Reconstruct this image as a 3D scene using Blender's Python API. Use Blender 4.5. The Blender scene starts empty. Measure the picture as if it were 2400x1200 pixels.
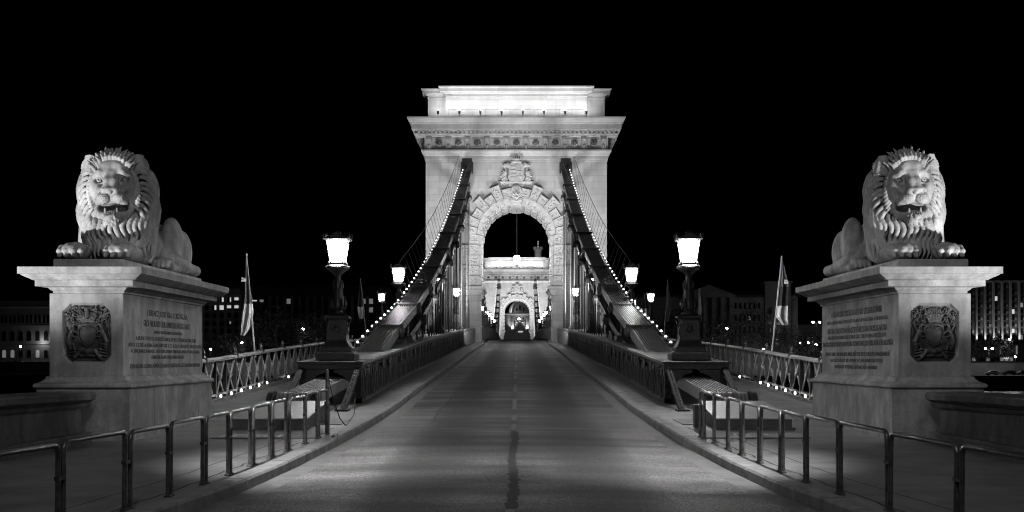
import bpy, bmesh, math, random
import numpy as np
from mathutils import Vector, Matrix
PI = math.pi
S = bpy.context.scene
C = S.collection
# ---------------------------------------------------------------- camera
FPX = 2814.0
cam_d = bpy.data.cameras.new("camera")
cam = bpy.data.objects.new("camera", cam_d)
C.objects.link(cam)
cam.location = (0.12, 0.0, 1.8)
cam.rotation_euler = (PI / 2, 0, 0)
cam_d.sensor_width = 36.0
cam_d.lens = FPX / 2400 * 36
cam_d.shift_x = (1200 - 1213) / 2400
cam_d.shift_y = (839 - 600) / 2400
cam_d.clip_start = 0.1
cam_d.clip_end = 3000
S.camera = cam
# ---------------------------------------------------------------- world (night sky) and exposure
w = bpy.data.worlds.new("World")
S.world = w
w.use_nodes = True
bg = w.node_tree.nodes["Background"]
bg.inputs[0].default_value = (1, 1, 1, 1)
bg.inputs[1].default_value = 0.0001
S.view_settings.view_transform = 'Standard'
S.view_settings.look = 'None'
S.view_settings.exposure = 0.0
S.view_settings.gamma = 1.0
try:
    S.cycles.use_denoising = True
    S.cycles.sample_clamp_indirect = 3.0
    S.cycles.max_bounces = 5
    S.cycles.use_light_tree = True
    S.cycles.filter_width = 1.1
except Exception:
    pass
# ---------------------------------------------------------------- lamps and added fill spots without a visible housing
def aim(o, tgt):
    d = Vector(tgt) - o.location
    o.rotation_euler = d.to_track_quat('-Z', 'Y').to_euler()
def spot(name, loc, tgt, power, angle, blend=0.5, r=0.3):
    l = bpy.data.lights.new(name, 'SPOT')
    l.energy = power; l.spot_size = math.radians(angle); l.spot_blend = blend; l.shadow_soft_size = r
    o = bpy.data.objects.new(name, l); C.objects.link(o)
    o.location = loc; aim(o, tgt)
    return o
def point(name, loc, power, r=0.15):
    l = bpy.data.lights.new(name, 'POINT')
    l.energy = power; l.shadow_soft_size = r
    o = bpy.data.objects.new(name, l); C.objects.link(o)
    o.location = loc
    return o
# floodlights washing the first tower from unseen points around the deck, and the second one the same way
for yy, k, zf_ in ((118.0, 1.0, 5.2), (321.0, 1.2, 6.6)):
    for sx in (-1, 1):
        spot("tower_floodlight", (sx * 2.7, yy - 27, zf_ - 1.4), (sx * 4.6, yy, 17.0), 7000 * k, 70, 0.8, 1.2)
        spot("tower_floodlight", (sx * 7.4, yy - 11.5, zf_ - 1.0), (sx * 3.4, yy, 24.0), 13500 * k, 92, 1.0, 1.8)
        spot("tower_floodlight", (sx * 4.0, yy - 60, 3.0), (sx * 3.0, yy, 20.0), 5000 * k, 26, 0.8, 0.5)
# floodlights below each lion, out beyond the river parapet, shining up and inward; then two added fills per side
for sx in (-1, 1):
    spot("lion_flood_and_fill", (sx * 11.2, 16.2, 0.5), (sx * 7.3, 21.9, 5.5), 5600, 44, 0.7, 0.12)
    spot("street_and_fill_light", (-sx * 5.6, 14.0, 7.6), (sx * 6.9, 23.6, 1.0), 3000, 25, 0.8, 0.3)  # added unseen cross light, brightens the road-side face of the pedestal
    spot("lion_flood_and_fill", (sx * 3.0, 12.0, 7.5), (sx * 7.2, 22.5, 3.6), 600, 40, 0.8, 0.3)  # added unseen fill on the lion from above the road
# street lamps on the quay behind the photographer, to both sides
for sx in (-1, 1):
    spot("street_and_fill_light", (sx * 2.0, 4.0, 8.5), (sx * 6.0, 22.0, 1.0), 1050, 80, 1.0, 0.4)
    spot("street_and_fill_light", (sx * 4.4, 12.0, 9.0), (sx * 2.5, 18.0, 0.0), 9500, 31, 1.0, 0.3)
# ---------------------------------------------------------------- helpers
def V(*a): return Vector(a)
def lerp(a, b, t): return a + (b - a) * t
def interp(tab, x):
    if x <= tab[0][0]: return tab[0][1]
    for (a, va), (b, vb) in zip(tab, tab[1:]):
        if x <= b: return va + (vb - va) * (x - a) / (b - a)
    return tab[-1][1]
def at(px, py, d):
    return V(0.12 + (px - 1213) * d / FPX, d, 1.8 + (839 - py) * d / FPX)
_zt = [(-20, 0), (8, 0.02), (13.5, 0.07), (20, .2), (26, .32), (32, .45), (40, .78), (50, 1.13), (60, 1.4), (67, 1.62), (80, 2.05), (100, 2.68), (113, 3.06), (125, 3.42), (131, 3.58), (142, 3.95),
       (160, 4.24), (185, 4.64), (212, 5.05), (242, 5.1), (282, 4.6), (321, 3.95), (345, 3.5), (380, 3.0), (430, 2.6), (700, 2.6)]
_yy = np.linspace(-20, 700, 1441)
_zz = np.interp(_yy, [a for a, b in _zt], [b for a, b in _zt])
_k = np.hanning(17); _k /= _k.sum()
_zz = np.convolve(np.pad(_zz, 8, mode='edge'), _k, mode='valid')
def zr(y): return float(np.interp(y, _yy, _zz))
class MB:
    def __init__(s): s.v = []; s.f = []; s.m = None
    def add(s, vs, fs):
        b = len(s.v)
        if s.m is not None: vs = [s.m @ Vector(p) for p in vs]
        s.v += [tuple(p) for p in vs]; s.f += [tuple(i + b for i in q) for q in fs]
        return s
    def box(s, x0, x1, y0, y1, z0, z1):
        if x0 > x1: x0, x1 = x1, x0
        return s.add([(x0, y0, z0), (x1, y0, z0), (x1, y1, z0), (x0, y1, z0), (x0, y0, z1), (x1, y0, z1), (x1, y1, z1), (x0, y1, z1)],
                     [(0, 3, 2, 1), (4, 5, 6, 7), (0, 1, 5, 4), (1, 2, 6, 5), (2, 3, 7, 6), (3, 0, 4, 7)])
    def bar(s, p, q, w, h, up=(0, 0, 1)):
        p = Vector(p); q = Vector(q); d = (q - p).normalized(); up = Vector(up)
        if abs(d.dot(up)) > .98: up = V(0, 1, 0)
        a = d.cross(up).normalized() * w / 2; b = a.cross(d).normalized() * h / 2
        vs = [p - a - b, p + a - b, p + a + b, p - a + b, q - a - b, q + a - b, q + a + b, q - a + b]
        return s.add(vs, [(0, 1, 2, 3), (7, 6, 5, 4), (0, 4, 5, 1), (1, 5, 6, 2), (2, 6, 7, 3), (3, 7, 4, 0)])
    def loft(s, rings, cap=True, closed=True):
        n = len(rings[0]); vs = [p for r in rings for p in r]; fs = []
        m = n if closed else n - 1
        for i in range(len(rings) - 1):
            for j in range(m):
                k = (j + 1) % n
                fs.append((i * n + j, i * n + k, (i + 1) * n + k, (i + 1) * n + j))
        if cap:
            fs.append(tuple(range(n - 1, -1, -1))); fs.append(tuple((len(rings) - 1) * n + j for j in range(n)))
        return s.add(vs, fs)
    def tube(s, pts, r, n=8, cap=True):
        pts = [Vector(p) for p in pts]; rs = r if isinstance(r, (list, tuple)) else [r] * len(pts)
        rings = []; ref = None
        for i, p in enumerate(pts):
            d = (pts[min(i + 1, len(pts) - 1)] - pts[max(i - 1, 0)]).normalized()
            if ref is None: ref = V(0, 0, 1) if abs(d.z) < .9 else V(1, 0, 0)
            a = d.cross(ref).normalized(); b = a.cross(d).normalized(); ref = b
            rings.append([p + (a * math.cos(t) + b * math.sin(t)) * rs[i] for t in [2 * PI * k / n for k in range(n)]])
        return s.loft(rings, cap)
    def lathe(s, prof, c=(0, 0, 0), n=16, rot=0.0, sq=0.0):
        rings = []
        for r, z in prof:
            ring = []
            for k in range(n):
                t = 2 * PI * k / n + rot
                ring.append((c[0] + r * math.cos(t), c[1] + r * math.sin(t), c[2] + z))
            rings.append(ring)
        return s.loft(rings)
    def stack(s, x0, x1, y0, y1, prof, cap=True, cham=0.0):
        rings = []
        for pr in prof:
            o, z = pr[0], pr[1]; c = cham
            a, b, d, e = x0 - o, x1 + o, y0 - o, y1 + o
            if c: rings.append([(a + c, d, z), (b - c, d, z), (b, d + c, z), (b, e - c, z), (b - c, e, z), (a + c, e, z), (a, e - c, z), (a, d + c, z)])
            else: rings.append([(a, d, z), (b, d, z), (b, e, z), (a, e, z)])
        return s.loft(rings, cap)
    def ell(s, c, r, n=10, m=7, R=None):
        vs = []; fs = []
        for i in range(m + 1):
            t = PI * i / m
            for j in range(n):
                p = 2 * PI * j / n
                q = V(r[0] * math.sin(t) * math.cos(p), r[1] * math.sin(t) * math.sin(p), r[2] * math.cos(t))
                if R is not None: q = R @ q
                vs.append(q + Vector(c))
        for i in range(m):
            for j in range(n):
                k = (j + 1) % n
                fs.append((i * n + j, (i + 1) * n + j, (i + 1) * n + k, i * n + k))
        return s.add(vs, fs)
    def prism(s, poly, f0, f1):
        n = len(poly)
        return s.add([f0(a, b) for a, b in poly] + [f1(a, b) for a, b in poly],
                     [tuple(range(n)), tuple(range(2 * n - 1, n - 1, -1))] + [(i, i + n, (i + 1) % n + n, (i + 1) % n) for i in range(n)])
    def build(s, name, mat=None, parent=None, smooth=False, bevel=0.0, **tags):
        me = bpy.data.meshes.new(name); me.from_pydata(s.v, [], s.f)
        bm = bmesh.new(); bm.from_mesh(me)
        bmesh.ops.recalc_face_normals(bm, faces=bm.faces)
        if bevel:
            bmesh.ops.remove_doubles(bm, verts=bm.verts, dist=1e-5)
            es = [e for e in bm.edges if len(e.link_faces) == 2 and e.calc_face_angle(0) > .5]
            bmesh.ops.bevel(bm, geom=es, offset=bevel, segments=2, profile=.6, affect='EDGES', clamp_overlap=True)
        bm.to_mesh(me); bm.free()
        if smooth:
            me.polygons.foreach_set("use_smooth", [True] * len(me.polygons))
            if smooth != 1: me.set_sharp_from_angle(angle=math.radians(smooth))
        me.update()
        o = bpy.data.objects.new(name, me); C.objects.link(o)
        if mat: me.materials.append(mat)
        if parent: o.parent = parent
        for k, v in tags.items(): o[k] = v
        return o
def empty(name, loc=(0, 0, 0), rz=0.0, **tags):
    o = bpy.data.objects.new(name, None); C.objects.link(o)
    o.location = loc; o.rotation_euler = (0, 0, rz); o.empty_display_size = .3
    for k, v in tags.items(): o[k] = v
    return o
def kids(o): return [c for c in bpy.data.objects if c.parent == o]
_ch = {}
def copy_tree(o, parent=None, children=None):
    c = o.copy(); C.objects.link(c)
    if parent: c.parent = parent
    for ch in kids(o): copy_tree(ch, c)
    return c
# ---------------------------------------------------------------- materials (black and white photograph: all greys)
def nmat(name):
    m = bpy.data.materials.new(name); m.use_nodes = True
    nt = m.node_tree; b = nt.nodes["Principled BSDF"]
    return m, nt, b
def N(nt, t, **kw):
    n = nt.nodes.new(t)
    for k, v in kw.items():
        if k in n.inputs.keys() if isinstance(k, str) else False: n.inputs[k].default_value = v
        else: setattr(n, k, v)
    return n
def simple(name, g, rough=.6, metal=0.0, var=.25, scale=6.0, bump=.15, bscale=40.0, spec=.5, coord='Object', dist=.01):
    m, nt, b = nmat(name); L = nt.links.new
    tc = N(nt, 'ShaderNodeTexCoord')
    no = N(nt, 'ShaderNodeTexNoise'); no.inputs['Scale'].default_value = scale; no.inputs['Detail'].default_value = 8; no.inputs['Roughness'].default_value = .62
    L(tc.outputs[coord], no.inputs['Vector'])
    r = N(nt, 'ShaderNodeValToRGB')
    a, c = g * (1 - var), g * (1 + var)
    r.color_ramp.elements[0].position = .32; r.color_ramp.elements[1].position = .7
    r.color_ramp.elements[0].color = (a, a, a, 1); r.color_ramp.elements[1].color = (c, c, c, 1)
    L(no.outputs['Fac'], r.inputs['Fac']); L(r.outputs['Color'], b.inputs['Base Color'])
    b.inputs['Roughness'].default_value = rough; b.inputs['Metallic'].default_value = metal
    b.inputs['Specular IOR Level'].default_value = spec
    if bump:
        n2 = N(nt, 'ShaderNodeTexNoise'); n2.inputs['Scale'].default_value = bscale; n2.inputs['Detail'].default_value = 5
        L(tc.outputs[coord], n2.inputs['Vector'])
        bp = N(nt, 'ShaderNodeBump'); bp.inputs['Strength'].default_value = bump; bp.inputs['Distance'].default_value = dist
        L(n2.outputs['Fac'], bp.inputs['Height']); L(bp.outputs['Normal'], b.inputs['Normal'])
    return m
def emit(name, strength, g=1.0):
    m, nt, b = nmat(name)
    b.inputs['Base Color'].default_value = (.8, .8, .8, 1)
    b.inputs['Emission Color'].default_value = (g, g, g, 1); b.inputs['Emission Strength'].default_value = strength
    return m
def masonry(name, g, bw=1.1, bh=.5, var=.16, mortar=.012, streak=.25, rough=.85, bump=.5):
    # ashlar blocks in object space: u = x + y, v = z
    m, nt, b = nmat(name); L = nt.links.new
    tc = N(nt, 'ShaderNodeTexCoord'); sp = N(nt, 'ShaderNodeSeparateXYZ'); L(tc.outputs['Object'], sp.inputs[0])
    ad = N(nt, 'ShaderNodeMath', operation='ADD'); L(sp.outputs[0], ad.inputs[0]); L(sp.outputs[1], ad.inputs[1])
    cb = N(nt, 'ShaderNodeCombineXYZ'); L(ad.outputs[0], cb.inputs[0]); L(sp.outputs[2], cb.inputs[1])
    br = N(nt, 'ShaderNodeTexBrick'); L(cb.outputs[0], br.inputs['Vector'])
    br.offset = .5; br.squash = 1.3; br.squash_frequency = 3
    br.inputs['Scale'].default_value = 1; br.inputs['Brick Width'].default_value = bw; br.inputs['Row Height'].default_value = bh
    br.inputs['Mortar Size'].default_value = mortar; br.inputs['Mortar Smooth'].default_value = .2; br.inputs['Bias'].default_value = 0
    a, c, d = g * (1 - var), g * (1 + var), g * .55
    br.inputs['Color1'].default_value = (a, a, a, 1); br.inputs['Color2'].default_value = (c, c, c, 1); br.inputs['Mortar'].default_value = (d, d, d, 1)
    no = N(nt, 'ShaderNodeTexNoise'); no.inputs['Scale'].default_value = 1.3; no.inputs['Detail'].default_value = 9; no.inputs['Roughness'].default_value = .65
    mp = N(nt, 'ShaderNodeMapping'); mp.inputs['Scale'].default_value = (1, 1, .25); L(tc.outputs['Object'], mp.inputs[0]); L(mp.outputs[0], no.inputs['Vector'])
    mr = N(nt, 'ShaderNodeMapRange'); mr.inputs[1].default_value = .3; mr.inputs[2].default_value = .7; mr.inputs[3].default_value = 1 - streak; mr.inputs[4].default_value = 1 + streak * .4
    L(no.outputs['Fac'], mr.inputs[0])
    mx = N(nt, 'ShaderNodeMix', data_type='RGBA', blend_type='MULTIPLY'); mx.inputs[0].default_value = 1
    L(br.outputs['Color'], mx.inputs[6]); L(mr.outputs[0], mx.inputs[7]); L(mx.outputs[2], b.inputs['Base Color'])
    b.inputs['Roughness'].default_value = rough; b.inputs['Specular IOR Level'].default_value = .25
    n2 = N(nt, 'ShaderNodeTexNoise'); n2.inputs['Scale'].default_value = 22; n2.inputs['Detail'].default_value = 6; L(tc.outputs['Object'], n2.inputs['Vector'])
    m1 = N(nt, 'ShaderNodeMath', operation='MULTIPLY'); m1.inputs[1].default_value = .5; L(n2.outputs['Fac'], m1.inputs[0])
    m2 = N(nt, 'ShaderNodeMath', operation='SUBTRACT'); L(m1.outputs[0], m2.inputs[0]); L(br.outputs['Fac'], m2.inputs[1])
    bp = N(nt, 'ShaderNodeBump'); bp.inputs['Strength'].default_value = bump; bp.inputs['Distance'].default_value = .015
    L(m2.outputs[0], bp.inputs['Height']); L(bp.outputs['Normal'], b.inputs['Normal'])
    return m
M = {}
M['tower'] = masonry('tower_limestone', .46, 1.9, .62, .09, .008, .2)
M['carved'] = simple('carved_limestone', .46, .85, var=.15, scale=3, bump=.5, bscale=14, dist=.02, spec=.2)
M['pedestal_'] = None
def old_stone(name, g, patch=.55, streak=.3, bump=.7, bscale=34):
    m, nt, b = nmat(name); L = nt.links.new
    tc = N(nt, 'ShaderNodeTexCoord')
    def nz(scale, det, ro, sc=None):
        n = N(nt, 'ShaderNodeTexNoise'); n.inputs['Scale'].default_value = scale; n.inputs['Detail'].default_value = det; n.inputs['Roughness'].default_value = ro
        if sc:
            mp = N(nt, 'ShaderNodeMapping'); mp.inputs['Scale'].default_value = sc; L(tc.outputs['Object'], mp.inputs[0]); L(mp.outputs[0], n.inputs['Vector'])
        else: L(tc.outputs['Object'], n.inputs['Vector'])
        return n
    def rng(n, a, c, lo, hi):
        r = N(nt, 'ShaderNodeMapRange'); r.inputs[1].default_value = a; r.inputs[2].default_value = c; r.inputs[3].default_value = lo; r.inputs[4].default_value = hi; L(n.outputs['Fac'], r.inputs[0]); return r
    p1 = rng(nz(1.7, 8, .7), .42, .6, 1 - patch * .6, 1.12); p2 = rng(nz(1.0, 5, .6, (5, 5, .6)), .35, .65, 1 - streak, 1.08); p3 = rng(nz(90, 2, .8), .35, .7, .78, 1.2)
    a1 = N(nt, 'ShaderNodeMath', operation='MULTIPLY'); L(p1.outputs[0], a1.inputs[0]); L(p2.outputs[0], a1.inputs[1])
    a2 = N(nt, 'ShaderNodeMath', operation='MULTIPLY'); L(a1.outputs[0], a2.inputs[0]); L(p3.outputs[0], a2.inputs[1])
    a3 = N(nt, 'ShaderNodeMath', operation='MULTIPLY'); L(a2.outputs[0], a3.inputs[0]); a3.inputs[1].default_value = g; L(a3.outputs[0], b.inputs['Base Color'])
    b.inputs['Roughness'].default_value = .8; b.inputs['Specular IOR Level'].default_value = .25
    n2 = nz(bscale, 8, .7); bp = N(nt, 'ShaderNodeBump'); bp.inputs['Strength'].default_value = bump; bp.inputs['Distance'].default_value = .01
    L(n2.outputs['Fac'], bp.inputs['Height']); L(bp.outputs['Normal'], b.inputs['Normal'])
    return m
M['lion'] = old_stone('carved_grey_stone', .4)
M['pedestal'] = old_stone('weathered_granite', .23, .5, .25, .8, 60)
M['parapet'] = old_stone('parapet_stone', .15, .4, .35, .6, 45)
M['sooty'] = simple('soot_stained_limestone', .24, .85, var=.45, scale=2.5, bump=.5, bscale=14, dist=.02, spec=.2)
M['bronze'] = simple('dark_bronze', .03, .5, .1, var=.4, scale=14, bump=.3, bscale=60, spec=.5)
M['letter'] = simple('inlaid_dark_letters', .02, .8, 0, var=.2, bump=0)
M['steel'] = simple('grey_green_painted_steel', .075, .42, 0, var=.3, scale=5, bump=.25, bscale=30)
M['steeld'] = simple('dark_painted_iron', .045, .4, 0, var=.35, scale=7, bump=.3, bscale=40)
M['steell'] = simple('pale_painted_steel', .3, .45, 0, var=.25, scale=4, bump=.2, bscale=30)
M['barlink'] = simple('lamplit_bar_steel', .36, .4, .1, var=.2, scale=5, bump=.1, bscale=30)  # paler link steel, lamplight on the bar edges put into the colour
M['plate'] = simple('bare_checker_plate', .34, .5, .2, var=.2, scale=9, bump=.2, bscale=70)
M['tubing'] = simple('scuffed_galvanised_tube', .13, .33, .55, var=.5, scale=13, bump=.2, bscale=60)
M['glow'] = emit('lamp_glass_lit', 240)
M['glow2'] = emit('mid_lamp_glass_lit', 60)
M['glow3'] = emit('distant_lamp_glass_lit', 30)
M['glowfar'] = emit('far_lamp_glass_lit', 170)
M['bulb'] = emit('chain_bulb_lit', 2.6)
M['rim'] = emit('small_spotlight_lit', 9)
M['trunk'] = simple('tree_bark', .06, .9, var=.3, bump=.3, bscale=10)
M['leaf'] = simple('tree_foliage', .05, .8, var=.5, scale=1.2, bump=0)
M['facade'] = simple('dim_rendered_facade', .22, .9, var=.2, scale=.3, bump=0)
M['facade2'] = simple('concrete_facade', .28, .9, var=.15, scale=.3, bump=0)
M['roof'] = simple('slate_roof', .05, .8, var=.2, scale=.6, bump=0)
M['pane'] = simple('dark_window_glass', .012, .15, 0, var=.2, bump=0)
M['lit'] = emit('lit_window', .12)
M['litb'] = emit('bright_lit_window', .5)
M['carw'] = simple('silver_car_paint', .5, .3, .3, var=.05, bump=0)
M['card'] = simple('black_car_paint', .03, .25, 0, var=.05, bump=0)
M['rubber'] = simple('tyre_rubber', .02, .8, 0, var=.1, bump=0)
M['clothd'] = simple('dark_flag_cloth', .035, .9, var=.2, bump=.1)
M['clothm'] = simple('mid_flag_cloth', .12, .9, var=.2, bump=.1)
M['clothw'] = simple('white_flag_cloth', .62, .9, var=.08, bump=.1)
# ================================================================= ground, road, water
def kerb_x(y): return interp([(-20, 5.2), (8, 4.25), (11, 3.85), (13.6, 3.56), (15, 3.38), (18, 3.2), (21.5, 3.1), (26, 3.05), (40, 3.05), (112, 3.05), (118, 3.1), (700, 3.1)], y)
def strip(name, mat, xa, xb, ys, dz, thick=0.0, nx=1, **tags):
    b = MB(); vs = []; fs = []
    for y in ys:
        for i in range(nx + 1):
            x = lerp(xa(y), xb(y), i / nx); vs.append((x, y, zr(y) + (dz(x, y) if callable(dz) else dz)))
    n = nx + 1
    for j in range(len(ys) - 1):
        for i in range(nx): fs.append((j * n + i, j * n + i + 1, (j + 1) * n + i + 1, (j + 1) * n + i))
    b.add(vs, fs)
    return b.build(name, mat, **tags)
ysn = [-12 + i * .5 for i in range(110)] + [43 + i * 2.5 for i in range(155)]
# asphalt with lighter and darker lanes, patches and a tar seam
def asphalt():
    m, nt, b = nmat('worn_asphalt'); L = nt.links.new
    tc = N(nt, 'ShaderNodeTexCoord'); sp = N(nt, 'ShaderNodeSeparateXYZ'); L(tc.outputs['Object'], sp.inputs[0])
    big = N(nt, 'ShaderNodeTexNoise'); big.inputs['Scale'].default_value = 1; big.inputs['Detail'].default_value = 6
    mp = N(nt, 'ShaderNodeMapping'); mp.inputs['Scale'].default_value = (1.3, .16, 1); L(tc.outputs['Object'], mp.inputs[0]); L(mp.outputs[0], big.inputs['Vector'])
    cross = N(nt, 'ShaderNodeTexNoise'); cross.inputs['Scale'].default_value = 1; cross.inputs['Detail'].default_value = 3
    mp2 = N(nt, 'ShaderNodeMapping'); mp2.inputs['Scale'].default_value = (.35, 1.1, 1); L(tc.outputs['Object'], mp2.inputs[0]); L(mp2.outputs[0], cross.inputs['Vector'])
    grit = N(nt, 'ShaderNodeTexNoise'); grit.inputs['Scale'].default_value = 48; grit.inputs['Detail'].default_value = 3; grit.inputs['Roughness'].default_value = .8; L(tc.outputs['Object'], grit.inputs['Vector'])
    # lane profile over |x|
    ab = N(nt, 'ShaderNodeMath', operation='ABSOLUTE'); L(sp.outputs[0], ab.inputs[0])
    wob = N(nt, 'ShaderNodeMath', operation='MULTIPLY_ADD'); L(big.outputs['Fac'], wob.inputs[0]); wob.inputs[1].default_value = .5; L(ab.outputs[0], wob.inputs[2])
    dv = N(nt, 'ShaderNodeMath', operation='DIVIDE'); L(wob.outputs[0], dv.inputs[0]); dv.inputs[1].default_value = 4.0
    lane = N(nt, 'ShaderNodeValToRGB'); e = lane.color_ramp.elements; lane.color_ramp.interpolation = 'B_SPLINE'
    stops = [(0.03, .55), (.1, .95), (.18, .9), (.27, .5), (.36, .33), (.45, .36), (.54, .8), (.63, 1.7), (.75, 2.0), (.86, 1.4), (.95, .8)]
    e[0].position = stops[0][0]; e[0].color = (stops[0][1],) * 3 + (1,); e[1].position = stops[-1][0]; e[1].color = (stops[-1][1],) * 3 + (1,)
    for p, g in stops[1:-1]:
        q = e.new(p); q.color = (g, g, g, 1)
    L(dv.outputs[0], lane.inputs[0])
    mr = N(nt, 'ShaderNodeMapRange'); mr.inputs[1].default_value = .3; mr.inputs[2].default_value = .75; mr.inputs[3].default_value = .5; mr.inputs[4].default_value = 1.5; L(cross.outputs['Fac'], mr.inputs[0])
    mg = N(nt, 'ShaderNodeMapRange'); mg.inputs[1].default_value = .42; mg.inputs[2].default_value = .66; mg.inputs[3].default_value = .03; mg.inputs[4].default_value = .2; L(grit.outputs['Fac'], mg.inputs[0])
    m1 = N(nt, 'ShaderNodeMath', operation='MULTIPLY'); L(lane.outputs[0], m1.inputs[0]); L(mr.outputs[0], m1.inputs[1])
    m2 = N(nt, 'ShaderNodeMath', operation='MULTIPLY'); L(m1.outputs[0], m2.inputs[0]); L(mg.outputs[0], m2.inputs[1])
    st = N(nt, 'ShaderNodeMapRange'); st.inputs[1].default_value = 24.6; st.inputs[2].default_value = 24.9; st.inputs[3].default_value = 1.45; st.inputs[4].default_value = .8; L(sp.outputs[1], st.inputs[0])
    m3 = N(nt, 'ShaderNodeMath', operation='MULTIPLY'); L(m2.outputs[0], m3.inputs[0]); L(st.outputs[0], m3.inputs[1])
    vo = N(nt, 'ShaderNodeTexVoronoi'); vo.inputs['Scale'].default_value = 26; L(tc.outputs['Object'], vo.inputs['Vector'])
    vr = N(nt, 'ShaderNodeMapRange'); vr.inputs[1].default_value = 0; vr.inputs[2].default_value = .9; vr.inputs[3].default_value = 1.75; vr.inputs[4].default_value = .45; L(vo.outputs['Distance'], vr.inputs[0])
    m4 = N(nt, 'ShaderNodeMath', operation='MULTIPLY'); L(m3.outputs[0], m4.inputs[0]); L(vr.outputs[0], m4.inputs[1])
    L(m4.outputs[0], b.inputs['Base Color'])
    rg = N(nt, 'ShaderNodeMapRange'); rg.inputs[1].default_value = .4; rg.inputs[2].default_value = 1.5; rg.inputs[3].default_value = .72; rg.inputs[4].default_value = .5; L(m1.outputs[0], rg.inputs[0]); L(rg.outputs[0], b.inputs['Roughness'])
    bp = N(nt, 'ShaderNodeBump'); bp.inputs['Strength'].default_value = .9; bp.inputs['Distance'].default_value = .012; L(grit.outputs['Fac'], bp.inputs['Height']); L(bp.outputs['Normal'], b.inputs['Normal'])
    return m
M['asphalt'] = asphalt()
M['pave'] = simple('smooth_mastic_pavement', .165, .6, var=.35, scale=1.4, bump=.4, bscale=60, dist=.006)
M['gutter'] = simple('concrete_gutter', .15, .7, var=.25, scale=3, bump=.4, bscale=60)
M['kerb'] = simple('granite_kerb', .22, .7, var=.35, scale=4, bump=.5, bscale=40)
M['tar'] = simple('tar_seam', .03, .9, var=.3, scale=6, bump=.5, bscale=50)
M['paint'] = simple('worn_road_paint', .11, .6, var=.6, scale=14, bump=.3, bscale=60)
gut = .34
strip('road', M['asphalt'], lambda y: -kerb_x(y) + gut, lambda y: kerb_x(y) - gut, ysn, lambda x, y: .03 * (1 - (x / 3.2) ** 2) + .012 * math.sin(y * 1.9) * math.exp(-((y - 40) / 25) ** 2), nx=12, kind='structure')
for s in (-1, 1):
    strip('gutter', M['gutter'], lambda y: s * (kerb_x(y) - gut), lambda y: s * kerb_x(y), ysn, -.004, kind='structure')
    # kerb of separate stones
    kb = MB(); y = 5.0; rnd = random.Random(5 + s)
    while y < 116:
        L_ = 1.0 if y < 60 else 4.0
        y2 = min(y + L_ * rnd.uniform(.85, 1.2), 117.6); g = .012
        j = rnd.uniform(-.008, .008); h = .14 + rnd.uniform(-.003, .003) 
        xa0, xa1 = kerb_x(y) + j, kerb_x(y2) + j; z0, z1 = zr(y), zr(y2); wd = .27
        p = []
        for (yy, xx, zz) in ((y + g, xa0, z0), (y2 - g, xa1, z1)):
            p.append([(s * xx, yy, zz - .12), (s * (xx + .012), yy, zz + h - .03), (s * (xx + .035), yy, zz + h), (s * (xx + wd), yy, zz + h), (s * (xx + wd), yy, zz - .12)])
        kb.loft(p); y = y2
    kb.build('kerb', M['kerb'], kind='structure')
    # pavement at kerb height
    def px_out(y): return interp([(-20, 9.5), (17, 8.4), (20.4, 7.7), (21.2, 7.6), (27.5, 8.35), (100, 8.35), (106, 12.6), (134, 12.6), (140, 8.35), (304, 8.35), (310, 12.6), (338, 12.6), (345, 12.6)], y)
    strip('pavement', M['pave'], lambda y: s * (kerb_x(y) + .272), lambda y: s * px_out(y), [q for q in ysn if q < 346], .135, nx=6, kind='structure')
    # bridge deck edge and abutment under the pavement
    ab = MB(); ab.box(s * 3.2, s * 9.4, -12, 27.3, -9.5, -.18); ab.build('abutment', M['parapet'], kind='structure')
    db = MB()
    rg = []
    for y in [27.35 + i * 4 for i in range(79)]:
        z = zr(y); rg.append([(s * .05, y, z - .12), (s * (px_out(y) - .02), y, z + .1), (s * (px_out(y) - .02), y, z - .25), (s * 6, y, z - .8), (s * .05, y, z - .8)])
    db.loft(rg); db.build('bridge_deck', M['steel'], kind='structure')
    # coping line along the foot of the outer railing
    kb = MB(); rg = []
    for y in [27.4 + i * 2 for i in range(37)]:
        z = zr(y) + .135; rg.append([(s * 7.86, y, z - .05), (s * 7.86, y, z + .1), (s * 8.3, y, z + .1), (s * 8.3, y, z - .05)])
    kb.loft(rg); kb.build('railing_kerb', M['kerb'], kind='structure')
# expansion joint, seams, centre marking
def overlay(name, mat, pts, lift=.004, w=None, **t):
    b = MB(); vs = []; fs = []
    for (x, y, ww) in pts:
        for q in (-1, 1):
            xx = x + q * ww / 2; vs.append((xx, y, zr(y) + .03 * (1 - (xx / 3.2) ** 2) + .012 * math.sin(y * 1.9) * math.exp(-((y - 40) / 25) ** 2) + lift))
    for i in range(len(pts) - 1): fs.append((2 * i, 2 * i + 1, 2 * i + 3, 2 * i + 2))
    b.add(vs, fs); return b.build(name, mat, kind='structure', **t)
rnd = random.Random(3)
pts = []
y = 12.2
while y < 24.3:
    pts.append((.05 + .02 * math.sin(y * .9) + rnd.uniform(-.02, .02), y, .125 + rnd.uniform(-.03, .04))); y += .1
overlay('tar_seam', M['tar'], pts, .005)
for y0, y1 in ((8.5, 13.4), (24.9, 26.2), (27.2, 29), (31, 35), (38, 42), (46, 51), (55, 61), (66, 73), (79, 87), (93, 102), (108, 117), (124, 140), (146, 160)):
    n = max(4, int((y1 - y0) / .25)); overlay('road_marking', M['paint'], [(.04, lerp(y0, y1, i / n), .12 + rnd.uniform(-.025, .02)) for i in range(n + 1)], .008)
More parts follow.
